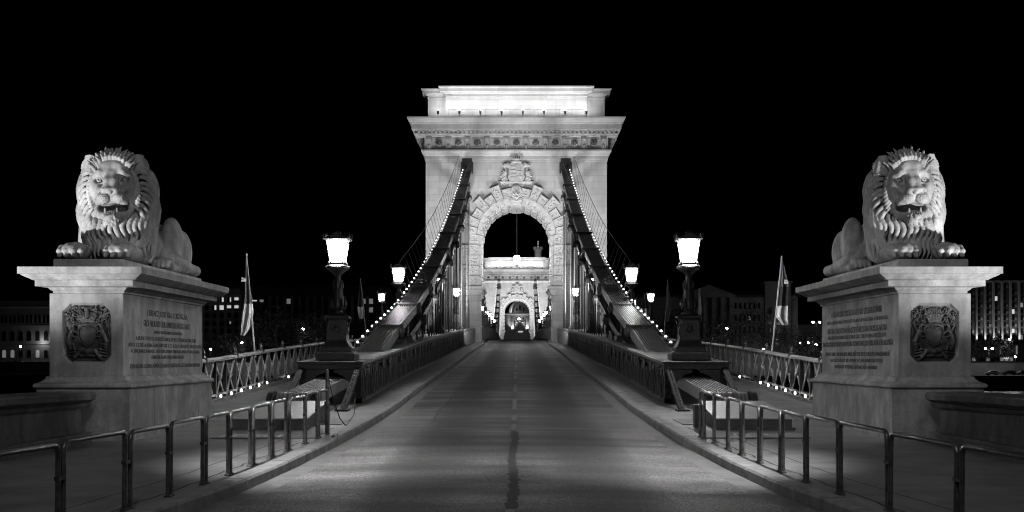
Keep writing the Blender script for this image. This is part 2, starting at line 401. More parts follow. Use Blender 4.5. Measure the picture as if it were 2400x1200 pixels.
def crosslines():
    b = MB(); g = MB()
    for (yc, half, wd) in ((24.75, 2.75, .05),):
        xs = np.linspace(-half, half, 23)
        for a, c in zip(xs, xs[1:]):
            f = lambda x: zr(yc) + .03 * (1 - (x / 3.2) ** 2) + .012 * math.sin(yc * 1.9) * math.exp(-((yc - 40) / 25) ** 2) + .012
            ya = yc + .35 * (1 - (a / 2.75) ** 2) * .5; yb = yc + .35 * (1 - (c / 2.75) ** 2) * .5
            b.add([(a, ya, f(a)), (c, yb, f(c)), (c, yb + wd, f(c)), (a, ya + wd, f(a))], [(0, 1, 2, 3)])
    b.build('expansion_joint', M['plate'], kind='structure')
    k = 0
    for yc in (41.0, 50.5, 60, 72, 88, 104):
        bb = MB(); xs = np.linspace(-2.7, 2.7, 19)
        for a, c in zip(xs, xs[1:]):
            f = lambda x: zr(yc) + .03 * (1 - (x / 3.2) ** 2) + .012 * math.sin(yc * 1.9) * math.exp(-((yc - 40) / 25) ** 2) + .006
            d = .25 * math.sin(a * .9 + yc); e2 = .25 * math.sin(c * .9 + yc)
            bb.add([(a, yc + d, f(a)), (c, yc + e2, f(c)), (c, yc + e2 + .14, f(c)), (a, yc + d + .14, f(a))], [(0, 1, 2, 3)])
        bb.build('tar_seam', M['tar'], kind='structure')
crosslines()
# crack lines on the left lane and on the right pavement
def crack(pts, wd, name='pavement_crack', mat='tar', zf=None):
    b = MB(); vs = []; fs = []
    for (x, y) in pts:
        for q in (-1, 1): vs.append((x + q * wd / 2, y, zf(x, y)))
    for i in range(len(pts) - 1): fs.append((2 * i, 2 * i + 1, 2 * i + 3, 2 * i + 2))
    b.add(vs, fs); b.build(name, M[mat], kind='structure')
zro = lambda x, y: zr(y) + .03 * (1 - (x / 3.2) ** 2) + .018
zsw = lambda x, y: zr(y) + .139
p = []; x = -1.75
for i in range(26):
    x += rnd.uniform(-.05, .06); p.append((x, 26.5 + i * .42))
crack(p, .03, 'road_crack', 'tar', zro)
for s in (-1, 1):
    crack([(s * interp([(8, 5.6), (12, 4.75), (16, 4.3), (20, 4.05), (24, 3.95)], yy) + rnd.uniform(-.012, .012), yy) for yy in np.arange(8.5, 22, .4)], .022, 'pavement_crack', 'tar', zsw)
    crack([(s * interp([(8, 4.9), (12, 4.15), (16, 3.85), (20, 3.62), (24, 3.5)], yy) + rnd.uniform(-.03, .03), yy) for yy in np.arange(8.5, 24, .3)], .03, 'pavement_crack', 'tar', zsw)
# drain / grate covers in the pavement
for s in (-1, 1):
    t = empty('floor_grate', (s * 4.72, 21.75, zr(21.75) + .137), label='perforated metal floor grate in the %s pavement, in front of the chain anchorage' % ('left' if s < 0 else 'right'), category='grate')
    g = MB(); g.box(-.62, .62, -.42, .42, 0, .012); g.build('frame', M['steel'], t)
    g = MB()
    for i in range(24):
        x = -.56 + i * .0487; g.box(x - .012, x + .012, -.38, .38, .012, .02)
    for k in range(3): g.box(-.58, .58, -.3 + k * .3 - .012, -.3 + k * .3 + .012, .0125, .024)
    g.build('bars', M['plate'], t)
# river and the far bank
def water():
    m, nt, b = nmat('river_water'); L = nt.links.new
    b.inputs['Base Color'].default_value = (.01, .01, .01, 1); b.inputs['Roughness'].default_value = .3
    tc = N(nt, 'ShaderNodeTexCoord'); mp = N(nt, 'ShaderNodeMapping'); mp.inputs['Scale'].default_value = (.35, .9, 1); L(tc.outputs['Object'], mp.inputs[0])
    no = N(nt, 'ShaderNodeTexNoise'); no.inputs['Scale'].default_value = .8; no.inputs['Detail'].default_value = 5; L(mp.outputs[0], no.inputs['Vector'])
    bp = N(nt, 'ShaderNodeBump'); bp.inputs['Strength'].default_value = 1.0; bp.inputs['Distance'].default_value = 1.2; L(no.outputs['Fac'], bp.inputs['Height']); L(bp.outputs['Normal'], b.inputs['Normal'])
    return m
M['water'] = water()
b = MB(); b.add([(-900, -60, -7.4), (900, -60, -7.4), (900, 345, -7.4), (-900, 345, -7.4)], [(0, 1, 2, 3)]); b.build('river', M['water'], kind='structure')
M['quay'] = simple('quay_stone', .12, .9, var=.3, scale=.5, bump=0)
M['ground'] = simple('far_ground', .07, .9, var=.3, scale=.2, bump=0)
b = MB(); b.box(-700, 700, 340, 362, -12, -3.2); b.build('quay', M['quay'], kind='structure')
b = MB(); b.box(-700, 700, 362, 362.8, -11, .2); b.build('quay_wall', M['facade'], kind='structure')
b = MB(); b.box(-1500, 1500, 362.8, 2600, -13, .6); b.build('far_ground', M['ground'], kind='structure')
b = MB(); rg = []
for y in [346 + i * 6 for i in range(14)]: rg.append([(-9, y, -2), (9, y, -2), (9, y, zr(y) - .05), (-9, y, zr(y) - .05)])
b.loft(rg); b.build('bridge_ramp', M['quay'], kind='structure')
# ================================================================= river parapets beside the photographer
M['parapet_shadow'] = M['parapet']
for s in (-1, 1):
    nm = 'left' if s < 0 else 'right'
    t = empty('parapet_wall', (s * 7.7, 15, .2), label='low curved stone parapet wall with a moulded coping in front of the %s lion pedestal' % nm, category='wall')
    path = [(8.3, 3.0), (7.95, 10), (7.75, 14), (7.62, 17.2), (7.45, 19.3), (7.3, 20.3), (7.3, 20.75)]
    def sect(prof, name, zfun, jt):
        rg = []
        for (x, y) in jt:
            zb = zfun(y); rg.append([(s * (x + ox) - s * 7.7, y - 15, zb + oz - .2) for ox, oz in prof])
        bb = MB(); bb.loft(rg); return bb
    def dens(a, b_, n):
        out = []
        for i in range(n + 1):
            y = lerp(a, b_, i / n); out.append((interp([(p_[1], p_[0]) for p_ in path], y), y))
        return out
    zf = lambda y: zr(y) + .13
    zt = lambda y: 1.18 + .003 * (20 - y)
    sect([(0, -.3), (-.12, -.3), (-.12, .16), (-.1, .19), (0, .2), (0, .3), (.45, .3), (.45, -.3)], '', zf, dens(3, 20.6, 30)).build('base_course', M['parapet'], t)
    sect([(.02, -.86), (.02, -.22), (.4, -.22), (.4, -.86)], '', zt, dens(3, 20.45, 30)).build('wall', M['parapet'], t)
    eb = MB(); eb.box(s * .0, s * .55, 5.4, 6.12, -.1, .86); eb.build('light_stop_block', M['parapet'], t)  # added to close the gap and stop floodlight leaking onto the pedestal
    pr = [(0, -.24), (-.04, -.2), (-.05, -.17), (-.02, -.15), (-.1, -.1), (-.13, -.09), (-.14, 0), (-.1, .03), (.5, .05), (.5, -.24)]
    for a, c in ((3.0, 7.0), (7.02, 11.2), (11.22, 15.4), (15.42, 20.75)):
        sect(pr, '', zt, dens(a, c, 12)).build('coping_stone', M['parapet'], t, smooth=30)
# ================================================================= sculpting: signed distance field + surface nets
class Field:
    def __init__(s, lo, hi, h):
        s.lo = np.array(lo, float); s.h = h
        s.n = np.maximum(4, np.ceil((np.array(hi) - s.lo) / h).astype(int) + 1)
        s.F = np.full(tuple(s.n), 9.0, np.float32)
        s.T = None                                   # optional 4x4 applied to primitives
    def sub(s, lo, hi):
        a = np.clip(np.floor((np.array(lo) - s.lo) / s.h).astype(int), 0, s.n)
        b = np.clip(np.ceil((np.array(hi) - s.lo) / s.h).astype(int) + 1, 0, s.n)
        if np.any(b - a < 1): return None
        sl = tuple(slice(x, y) for x, y in zip(a, b))
        g = [s.lo[i] + s.h * np.arange(a[i], b[i], dtype=np.float32) for i in range(3)]
        return sl, np.meshgrid(*g, indexing='ij', sparse=True)
    def op(s, sl, d, k, mode):
        A = s.F[sl]
        if mode == '-':
            d = -d
            h = np.clip(.5 - .5 * (A - d) / k, 0, 1); s.F[sl] = A * (1 - h) + d * h + k * h * (1 - h)
        else:
            h = np.clip(.5 + .5 * (A - d) / k, 0, 1); s.F[sl] = A * (1 - h) + d * h - k * h * (1 - h)
    def tp(s, p):
        return np.array(s.T @ Vector(p)) if s.T is not None else np.array(p, float)
    def cap(s, p, q, ra, rb=None, k=.03, mode='+'):
        rb = ra if rb is None else rb
        p = s.tp(p); q = s.tp(q); m = max(ra, rb) + k * 1.5 + s.h * 2
        r = s.sub(np.minimum(p, q) - m, np.maximum(p, q) + m)
        if r is None: return
        sl, (X, Y, Z) = r; d = q - p; L2 = max(float(d @ d), 1e-9)
        t = np.clip(((X - p[0]) * d[0] + (Y - p[1]) * d[1] + (Z - p[2]) * d[2]) / L2, 0, 1)
        D = np.sqrt((X - p[0] - t * d[0]) ** 2 + (Y - p[1] - t * d[1]) ** 2 + (Z - p[2] - t * d[2]) ** 2) - (ra + (rb - ra) * t)
        s.op(sl, D, k, mode)
    def chain(s, pts, rs, k=.02, mode='+'):
        for i in range(len(pts) - 1): s.cap(pts[i], pts[i + 1], rs[i], rs[i + 1], k, mode)
    def ell(s, c, r, k=.05, mode='+', R=None):
        r = np.array(r, float); m = max(r) + k * 1.5 + s.h * 2
        c = s.tp(c); q = s.sub(c - m, c + m)
        if q is None: return
        sl, (X, Y, Z) = q
        A = Matrix.Identity(3)
        if s.T is not None: A = s.T.to_3x3()
        if R is not None: A = A @ R
        A = np.array(A)
        x, y, z = X - c[0], Y - c[1], Z - c[2]
        u = (A[0, 0] * x + A[1, 0] * y + A[2, 0] * z) / r[0]
        v = (A[0, 1] * x + A[1, 1] * y + A[2, 1] * z) / r[1]
        w_ = (A[0, 2] * x + A[1, 2] * y + A[2, 2] * z) / r[2]
        k0 = np.sqrt(u * u + v * v + w_ * w_); k1 = np.sqrt((u / r[0]) ** 2 + (v / r[1]) ** 2 + (w_ / r[2]) ** 2) + 1e-6
        s.op(sl, (k0 * (k0 - 1) / k1).astype(np.float32), k, mode)
    def mesh(s):
        F = s.F; n = s.n
        I = F < 0
        c = np.zeros(tuple(n - 1), np.int8)
        for dx in (0, 1):
            for dy in (0, 1):
                for dz in (0, 1): c += I[dx:n[0] - 1 + dx, dy:n[1] - 1 + dy, dz:n[2] - 1 + dz]
        cells = np.argwhere((c > 0) & (c < 8)); idx = np.full(tuple(n - 1), -1, np.int32)
        idx[tuple(cells.T)] = np.arange(len(cells))
        P = np.zeros((len(cells), 3)); W = np.zeros(len(cells))
        cor = [(a, b, d) for a in (0, 1) for b in (0, 1) for d in (0, 1)]
        val = {q: F[cells[:, 0] + q[0], cells[:, 1] + q[1], cells[:, 2] + q[2]] for q in cor}
        for q in cor:
            for ax in range(3):
                if q[ax] == 0:
                    q2 = list(q); q2[ax] = 1; a = val[q]; b = val[tuple(q2)]
                    m = (a < 0) != (b < 0)
                    t = np.where(m, a / np.where(m, a - b, 1), 0)
                    for i in range(3): P[:, i] += np.where(m, q[i] + (t if i == ax else 0), 0)
                    W += m
        P = (P / W[:, None] + cells) * s.h + s.lo
        quads = []
        for ax in range(3):
            o1, o2 = [a for a in range(3) if a != ax]
            sl0 = [slice(1, n[i] - 1) for i in range(3)]; sl1 = list(sl0)
            sl0[ax] = slice(0, n[ax] - 1); sl1[ax] = slice(1, n[ax])
            A = I[tuple(sl0)]; B = I[tuple(sl1)]
            e = np.argwhere(A != B); fl = A[tuple(e.T)]
            e = e + np.array([0 if i == ax else 1 for i in range(3)])
            def g(d1, d2):
                q = e.copy(); q[:, o1] -= d1; q[:, o2] -= d2; return idx[tuple(q.T)]
            Q = np.stack([g(1, 1), g(0, 1), g(0, 0), g(1, 0)], 1)
            if ax == 1: fl = ~fl
            Q[~fl] = Q[~fl][:, ::-1]; quads.append(Q)
        return P, np.concatenate(quads)
    def obj(s, name, mat, parent=None, flipx=False, **tags):
        P, Q = s.mesh()
        if flipx: P = P * np.array([-1, 1, 1]); Q = Q[:, ::-1]
        me = bpy.data.meshes.new(name)
        me.vertices.add(len(P)); me.vertices.foreach_set("co", P.astype(np.float32).ravel())
        me.loops.add(Q.size); me.loops.foreach_set("vertex_index", Q.astype(np.int32).ravel())
        me.polygons.add(len(Q)); me.polygons.foreach_set("loop_start", np.arange(0, Q.size, 4, dtype=np.int32)); me.polygons.foreach_set("loop_total", np.full(len(Q), 4, np.int32))
        me.polygons.foreach_set("use_smooth", np.ones(len(Q), bool))
        me.update(); me.validate()
        me.materials.append(mat)
        o = bpy.data.objects.new(name, me); C.objects.link(o)
        if parent: o.parent = parent
        for k, v in tags.items(): o[k] = v
        return o
# ----------------------------------------------------------------- the lion, local: +x towards the road, y back along the pedestal, z up
def lion(side, seed, yaw, roll):
    rnd = random.Random(seed); U = rnd.uniform
    HC = V(.24, .78, 1.475)
    TH = Matrix.Translation(HC) @ Matrix.Rotation(math.radians(yaw), 4, 'Z') @ Matrix.Rotation(math.radians(roll), 4, 'Y')
    B = Field((-.85, -.12, -.03), (1.05, 5.45, 2.25), .0165)
    # torso, chest, rump
    B.ell((.05, 1.35, .75), (.55, .75, .72), .1)
    B.chain([(0.0, 1.5, .55), (-.03, 2.6, .5), (-.02, 3.8, .52)], [.5, .43, .45], .2)
    B.ell((0.0, 4.2, .52), (.5, .62, .52), .15)
    # spine
    B.chain([(0, 1.8, .95), (0, 3.0, .86), (0, 4.2, .95)], [.1, .08, .1], .15)
    # ribs, faint
    for i in range(5): B.chain([(.33, 2.15 + i * .2, .72), (.43, 2.1 + i * .2, .5), (.4, 2.05 + i * .2, .3)], [.035, .04, .03], .06)
    # haunches
    for sx in (1, -1):
        cx = .33 if sx > 0 else -.3
        B.ell((cx + sx * .07, 3.85, .62), (.2, .56, .56), .05, R=Matrix.Rotation(math.radians(-24), 3, 'X'))
        B.ell((cx + sx * .12, 4.35, .5), (.2, .5, .46), .04)
        B.ell((cx + sx * .1, 3.55, .35), (.19, .45, .3), .08)
        # shank lying on the plinth, hock at the back
        B.chain([(cx + sx * .2, 3.25, .26), (cx + sx * .27, 4.3, .15), (cx + sx * .27, 4.95, .14)], [.16, .12, .115], .05)
        B.chain([(cx + sx * .25, 4.95, .13), (cx + sx * .24, 4.0, .1), (cx + sx * .2, 3.05, .1)], [.11, .095, .11], .03)
        B.ell((cx + sx * .2, 2.86, .12), (.2, .27, .14), .04)
        for k in range(4):
            x = cx + sx * .2 - .135 + k * .09
            B.chain([(x, 2.85, .17), (x, 2.66, .15), (x, 2.59, .07)], [.055, .06, .045], .012)
    # tail along the flank ending in a tuft
    B.chain([(.1, 4.75, .5), (.35, 5.05, .3), (.5, 5.1, .12)], [.09, .075, .07], .05)
    # forelegs: outer one straight, inner one lying a little outward
    for (ex, ey), (wx, wy), (tx, ty) in (((-.42, 1.45), (-.36, .75), (-.3, .22)), ((.5, 1.5), (.56, .8), (.5, .28))):
        B.chain([(ex, ey + .1, .75), (ex * 1.08, ey, .28)], [.27, .23], .1)
        B.chain([(ex, ey, .22), (wx, wy, .17), (tx, ty + .1, .16)], [.2, .165, .17], .05)
        B.ell((tx, ty + .02, .15), (.25, .3, .16), .04)
        for k in range(4):
            f = (k - 1.5) / 1.5; x = tx + f * .19
            yy = ty - .13 + abs(f) * .06
            B.chain([(x * .97 + tx * .03, ty + .18, .25 - abs(f) * .03), (x, yy - .02, .24 - abs(f) * .035), (x, yy - .13, .13), (x, yy - .14, .06)], [.05, .062, .06, .04], .012)
            B.cap((x + f * .01, yy - .17, .1), (x + f * .01, yy - .21, .03), .028, .012, .008)
    # head
    B.T = TH
    B.cap((0, .9, -.7), (0, .35, -.05), .55, .42, .15)
    B.ell((0, .14, .06), (.42, .42, .42), .08)
    B.ell((0, -.08, .06), (.37, .25, .36), .08)
    B.ell((0, -.13, .24), (.25, .19, .2), .08)
    for q in (-1, 1):
        B.ell((q * .27, -.07, -.12), (.17, .23, .27), .08)
        B.ell((q * .3, -.0, -.32), (.13, .18, .17), .06)
        B.chain([(q * .09, -.3, .12), (q * .2, -.31, .13), (q * .3, -.24, .09)], [.045, .05, .035], .06)
        B.ell((q * .1, -.27, .22), (.11, .07, .11), .05)
        B.cap((q * .3, -.22, -.1), (q * .2, -.36, -.2), .07, .06, .08)
    B.cap((0, -.345, .36), (0, -.375, .12), .01, .014, .03, '-')
    # muzzle: bridge, nose, pads
    for q in (-1, 1): B.chain([(q * .04, -.3, .1), (q * .055, -.39, -.05), (q * .06, -.455, -.17)], [.075, .072, .066], .05)
    B.ell((0, -.27, -.25), (.23, .22, .19), .06)
    for q in (-1, 1):
        B.ell((q * .128, -.42, -.345), (.125, .13, .108), .014)
        B.ell((q * .2, -.3, -.39), (.1, .15, .09), .03)
        B.ell((q * .095, -.485, -.215), (.07, .06, .05), .03)
    B.ell((0, -.5, -.21), (.13, .06, .048), .03)
    B.ell((0, -.53, -.25), (.05, .045, .05), .02)
    for q in (-1, 1):
        B.ell((q * .082, -.565, -.25), (.04, .05, .022), .01, '-')
        B.cap((q * .12, -.55, -.245), (q * .158, -.5, -.215), .018, .014, .01, '-')
        B.cap((q * .17, -.5, -.265), (q * .1, -.56, -.275), .012, .014, .012, '-')
    B.cap((0, -.6, -.31), (0, -.56, -.42), .02, .02, .014, '-')
    # lower jaw and chin
    for q in (-1, 1):
        B.chain([(q * .29, .0, -.4), (q * .29, -.1, -.52), (q * .24, -.2, -.62), (q * .12, -.34, -.66)], [.07, .06, .06, .07], .03)
    B.ell((0, -.14, -.66), (.24, .26, .1), .05)
    B.ell((0, -.355, -.735), (.165, .14, .12), .03)
    # open mouth
    B.ell((0, -.22, -.52), (.26, .3, .082), .02, '-')
    B.ell((0, -.42, -.53), (.19, .18, .085), .02, '-')
    B.ell((0, -.46, -.455), (.05, .1, .04), .03, '-')
    for q in (-1, 1):
        B.ell((q * .2, -.27, -.51), (.085, .16, .06), .015, '-')
        B.chain([(q * .285, -.13, -.44), (q * .305, -.16, -.53), (q * .23, -.25, -.61), (q * .16, -.34, -.635)], [.026, .032, .03, .026], .012)       # lip fold
        B.cap((q * .1, -.42, -.65), (q * .105, -.425, -.53), .036, .016, .008)       # lower fangs
        B.cap((q * .135, -.45, -.43), (q * .135, -.45, -.475), .022, .01, .008)        # upper fangs
        for j in range(2): B.cap((q * (.025 + j * .035), -.46, -.64), (q * (.025 + j * .035), -.465, -.595), .015, .01, .006)
    B.ell((0, -.25, -.59), (.12, .18, .03), .02)                                      # tongue
    # eyes
    for q in (-1, 1):
        ex, ey, ez = q * .228, -.305, .0
        B.ell((ex, ey - .01, ez), (.094, .115, .067), .01, '-')
        B.ell((ex, ey + .05, ez), (.05, .05, .048), .004)
        B.cap((ex, ey - .01, ez + .006), (ex, ey + .02, ez + .006), .018, .018, .006, '-')
        up = [(ex - q * .09, ey + .012, ez - .04), (ex - q * .05, ey - .008, ez + .042), (ex, ey - .006, ez + .068), (ex + q * .06, ey + .03, ez + .048), (ex + q * .095, ey + .085, ez - .0)]
        dn = [(ex - q * .1, ey - .01, ez - .06), (ex - q * .055, ey + .0, ez - .058), (ex, ey + .004, ez - .066), (ex + q * .055, ey + .035, ez - .05), (ex + q * .098, ey + .088, ez - .008)]
        B.chain(up, [.012, .018, .021, .018, .012], .006); B.chain(dn, [.011, .014, .015, .013, .011], .006)
        for r_ in range(4):
            for c_ in range(4):
                x = q * (.055 + c_ * .042 + .012 * (r_ % 2)); z = -.3 - r_ * .032
                y = -.42 - .13 * math.sqrt(max(0, 1 - ((abs(x) - .128) / .125) ** 2 - ((z + .345) / .108) ** 2)) - .004
                B.ell((x, y, z), (.013, .03, .012), .005, '-')
    # goatee curls
    for i in range(46):
        a = U(-1, 1); z = U(-.84, -.66)
        x = a * .14; y = -.36 - .135 * math.sqrt(max(0.05, 1 - a * a * .8 - ((z + .73) / .16) ** 2 * .6))
        B.chain([(x, y, z + .03), (x + U(-.02, .02), y - .012, z), (x + U(-.02, .02), y, z - .04)], [.014, .02, .012], .006)
    # ruff of short hair on the cheeks
    for q in (-1, 1):
        for i in range(11):
            t = i / 10; z = .14 - t * .62
            x = q * (.36 + .06 * math.sin(t * PI)); y = -.06 - .05 * math.sin(t * PI)
            B.chain([(x * .9, y - .07, z + .04), (x + q * .02, y - .09, z - .01), (x + q * .05, y - .07, z - .05), (x + q * .08, y - .03, z - .09 + U(-.015, .015))], [.024, .028, .021, .006], .005)
    B.T = None
    root = empty('lion_statue', (side * 7.52, 21.3, 3.39))
    obj_x = (side > 0)
    B.obj('body', M['lion'], root, flipx=obj_x).location = (0, 0, .17)
    # ---- mane
    H = Field((-.72, -.25, .0), (1.22, 2.2, 2.28), .0155)
    H.T = TH
    H.ell((0, .46, .08), (.43, .5, .44), .1)
    H.ell((0, .43, -.35), (.5, .40, .6), .15)
    H.ell((0, .36, -.95), (.46, .37, .42), .15)
    H.ell((0, .78, -.4), (.49, .6, .72), .15)
    def wid(z): return interp([(-1.5, .54), (-1.2, .60), (-.9, .64), (-.5, .685), (-.1, .655), (.12, .58), (.3, .49), (.42, .4), (.55, .3), (.66, .14)], z)
    def dep(z): return interp([(-1.5, .5), (-1.1, .5), (-.75, .44), (-.55, .3), (-.3, .24), (0, .24), (.3, .24), (.5, .2), (.66, .12)], z)
    def cen(z): return interp([(-1.5, .3), (-.8, .26), (-.3, .24), (.1, .22), (.66, .3)], z)
    def sp_(a, z, o=0.0):
        r = math.radians(a)
        return (math.sin(r) * (wid(z) + o), cen(z) - math.cos(r) * (dep(z) + o), z)
    def lock(a0, z0, ln, r0, o0, amp=4.0, flare=0.0, k=.006, root_in=.08, ph=None, fr=None):
        ph = U(0, 6.28) if ph is None else ph; n = max(6, int(ln / .05)); pts = []; rs = []
        fr = fr or 15
        for i in range(n + 1):
            t = i / n; z = z0 - ln * t
            a = a0 + amp * math.sin(-fr * z + ph) * (.5 + .7 * t) + flare * t
            o = o0 - root_in * max(0, 1 - t * 4) + .02 * math.sin(PI * t) + .02 * t
            pts.append(sp_(a, z, o)); rs.append(r0 * (.75 + .4 * math.sin(PI * min(1, t * 1.1 + .1))) * (1 - .7 * t ** 3))
        H.chain(pts, rs, k)
    for L_, (z0, o) in enumerate(((-.98, -.005), (-.6, .022))):                      # bib under the chin
        for i in range(15):
            a = -64 + i * 9.2 + (4.6 if L_ % 2 else 0) + U(-.8, .8)
            lock(a, z0 + U(-.05, .05) + (.1 if abs(a) > 40 else 0), (.44, .64)[L_] + U(-.06, .06), .041, o, 3.0, ph=.22 * i + L_ * .8 + U(-.3, .3), fr=17)
    for side_ in (-1, 1):
        for L_, z0 in enumerate((-.64, -.18, .3)):
            for i in range(3 if L_ == 1 else 0, 9):
                a = 56 + i * 11 + (2 if L_ % 2 else 0) + U(-1, 1)
                lock(side_ * a, z0 + U(-.08, .08), (.76, .66, .66)[L_] + U(-.06, .06), .046 + U(-.005, .006), -.02 + .028 * L_, 3.4, side_ * U(-2, 3), ph=.25 * i + L_ * .5 + U(-.3, .3), fr=15)
        # locks framing the face: spring from the temple, sweep out and down
        nF = 9
        for i in range(nF):
            f = i / (nF - 1); z = .24 - f * .8 + U(-.01, .01)
            x0 = side_ * interp([(-.8, .28), (-.55, .36), (-.35, .42), (-.1, .44), (.12, .42), (.3, .35)], z)
            az = lerp(104, 46, f ** .9); ln = lerp(.95, .62, f)
            pts = [(x0, .03, z), (x0 + side_ * .04, -.05, z + .035)]; rs = [.026, .036]
            A = sp_(side_ * az, z - .1, .03)
            for q in (.35, .7): pts.append((lerp(x0 + side_ * .04, A[0], q), lerp(-.05, A[1], q ** 1.6) - .03 * math.sin(PI * q), z + .035 - .13 * q ** 2)); rs.append(.042)
            for q in range(11):
                t = q / 10
                pts.append(sp_(side_ * (az + 3.6 * math.sin(t * 8.5 + i * .35 + 1.2) * (.3 + t)), z - .12 - ln * t, .035 + .018 * math.sin(t * 9 + i))); rs.append(.043 * (1 - .78 * t ** 2.6))
            H.chain(pts, rs, .005)
        # ears: rounded cups behind the temples with hair tufts combed outward
        H.ell((side_ * .425, .08, .27), (.13, .09, .17), .02, R=Matrix.Rotation(math.radians(side_ * 20), 3, 'Y'))
        H.ell((side_ * .43, -.02, .26), (.08, .1, .11), .015, '-', R=Matrix.Rotation(math.radians(side_ * 20), 3, 'Y'))
        for i in range(9):
            t = i / 8; zz = .45 - t * .32
            H.chain([(side_ * (.35 + .015 * t), -.04, zz - .03), (side_ * (.41 + .02 * t), -.06, zz + .03), (side_ * (.49 + .06 * t), -.02, zz + .03), (side_ * (.54 + .09 * t), .03, zz + U(-.03, .01))], [.018, .024, .022, .007], .006)
        for i in range(8):
            t = i / 7; a = math.radians(80 - t * 110)
            H.chain([(side_ * (.43 + .08 * math.cos(a)), .05, .27 + .12 * math.sin(a)), (side_ * (.43 + .15 * math.cos(a)), .04, .27 + .18 * math.sin(a)), (side_ * (.43 + .19 * math.cos(a)), .08, .26 + .22 * math.sin(a))], [.04, .03, .008], .008)
    # crown: ranks of short pointed tufts
    for row, (zc, yc, hh) in enumerate(((.35, -.24, .2), (.40, -.14, .21), (.45, -.02, .22), (.46, .12, .2), (.44, .26, .17))):
        n = (12, 12, 12, 12, 11)[row]; half = (.27, .31, .34, .35, .33)[row]
        for i in range(n):
            f = (i / (n - 1)) * 2 - 1 + U(-.03, .03); x = f * half; z = zc - .15 * abs(f) ** 2.2 - .01
            lx = f * .12
            h2 = hh * (1 - .25 * abs(f)) * U(.85, 1.15)
            H.chain([(x, yc, z - .03), (x + lx * .5, yc - .035, z + h2 * .45), (x + lx + U(-.02, .02), yc + .0, z + h2 * .8), (x + lx * 1.25 + U(-.03, .03), yc + .03, z + h2)], [.036, .031, .022, .007], .007)
    H.obj('mane', M['lion'], root, flipx=obj_x).location = (0, 0, .17)
    pl = MB(); X0, X1 = (-.6, .64) if side < 0 else (-.64, .6)
    pl.stack(X0, X1, 0, 5.3, [(0, 0.003), (0, .15), (-.012, .17)])
    pl.build('plinth', M['lion'], root, bevel=.012)
    return root
LL = lion(-1, 11, 7, -1.5)
LL['label'] = 'stone lion with its mouth open lying on the left pedestal'; LL['category'] = 'lion statue'; LL['group'] = 'stone lions guarding the bridge'
LR = lion(1, 23, 2, 2.0)
LR['label'] = 'stone lion with its mouth open lying on the right pedestal'; LR['category'] = 'lion statue'; LR['group'] = 'stone lions guarding the bridge'
# ================================================================= pedestals
def text_mesh(name, body, size, parent, loc, rot, mat, sx=1.0, align='CENTER', extrude=.004):
    cu = bpy.data.curves.new(name, 'FONT'); cu.body = body; cu.size = size; cu.align_x = align; cu.extrude = extrude; cu.offset = size * .012
    o = bpy.data.objects.new(name + '_tmp', cu); C.objects.link(o)
    dg = bpy.context.evaluated_depsgraph_get(); dg.update()
    me = bpy.data.meshes.new_from_object(o.evaluated_get(dg)); bpy.data.objects.remove(o)
    me.name = name; me.materials.clear(); me.materials.append(mat)
    n = bpy.data.objects.new(name, me); C.objects.link(n); n.parent = parent; n.location = loc; n.rotation_euler = rot; n.scale = (sx, 1, 1)
    return n
def text_w(body, size):
    cu = bpy.data.curves.new('t', 'FONT'); cu.body = body; cu.size = size
    o = bpy.data.objects.new('t', cu); C.objects.link(o); bpy.context.view_layer.update(); w_ = o.dimensions.x; bpy.data.objects.remove(o); return w_
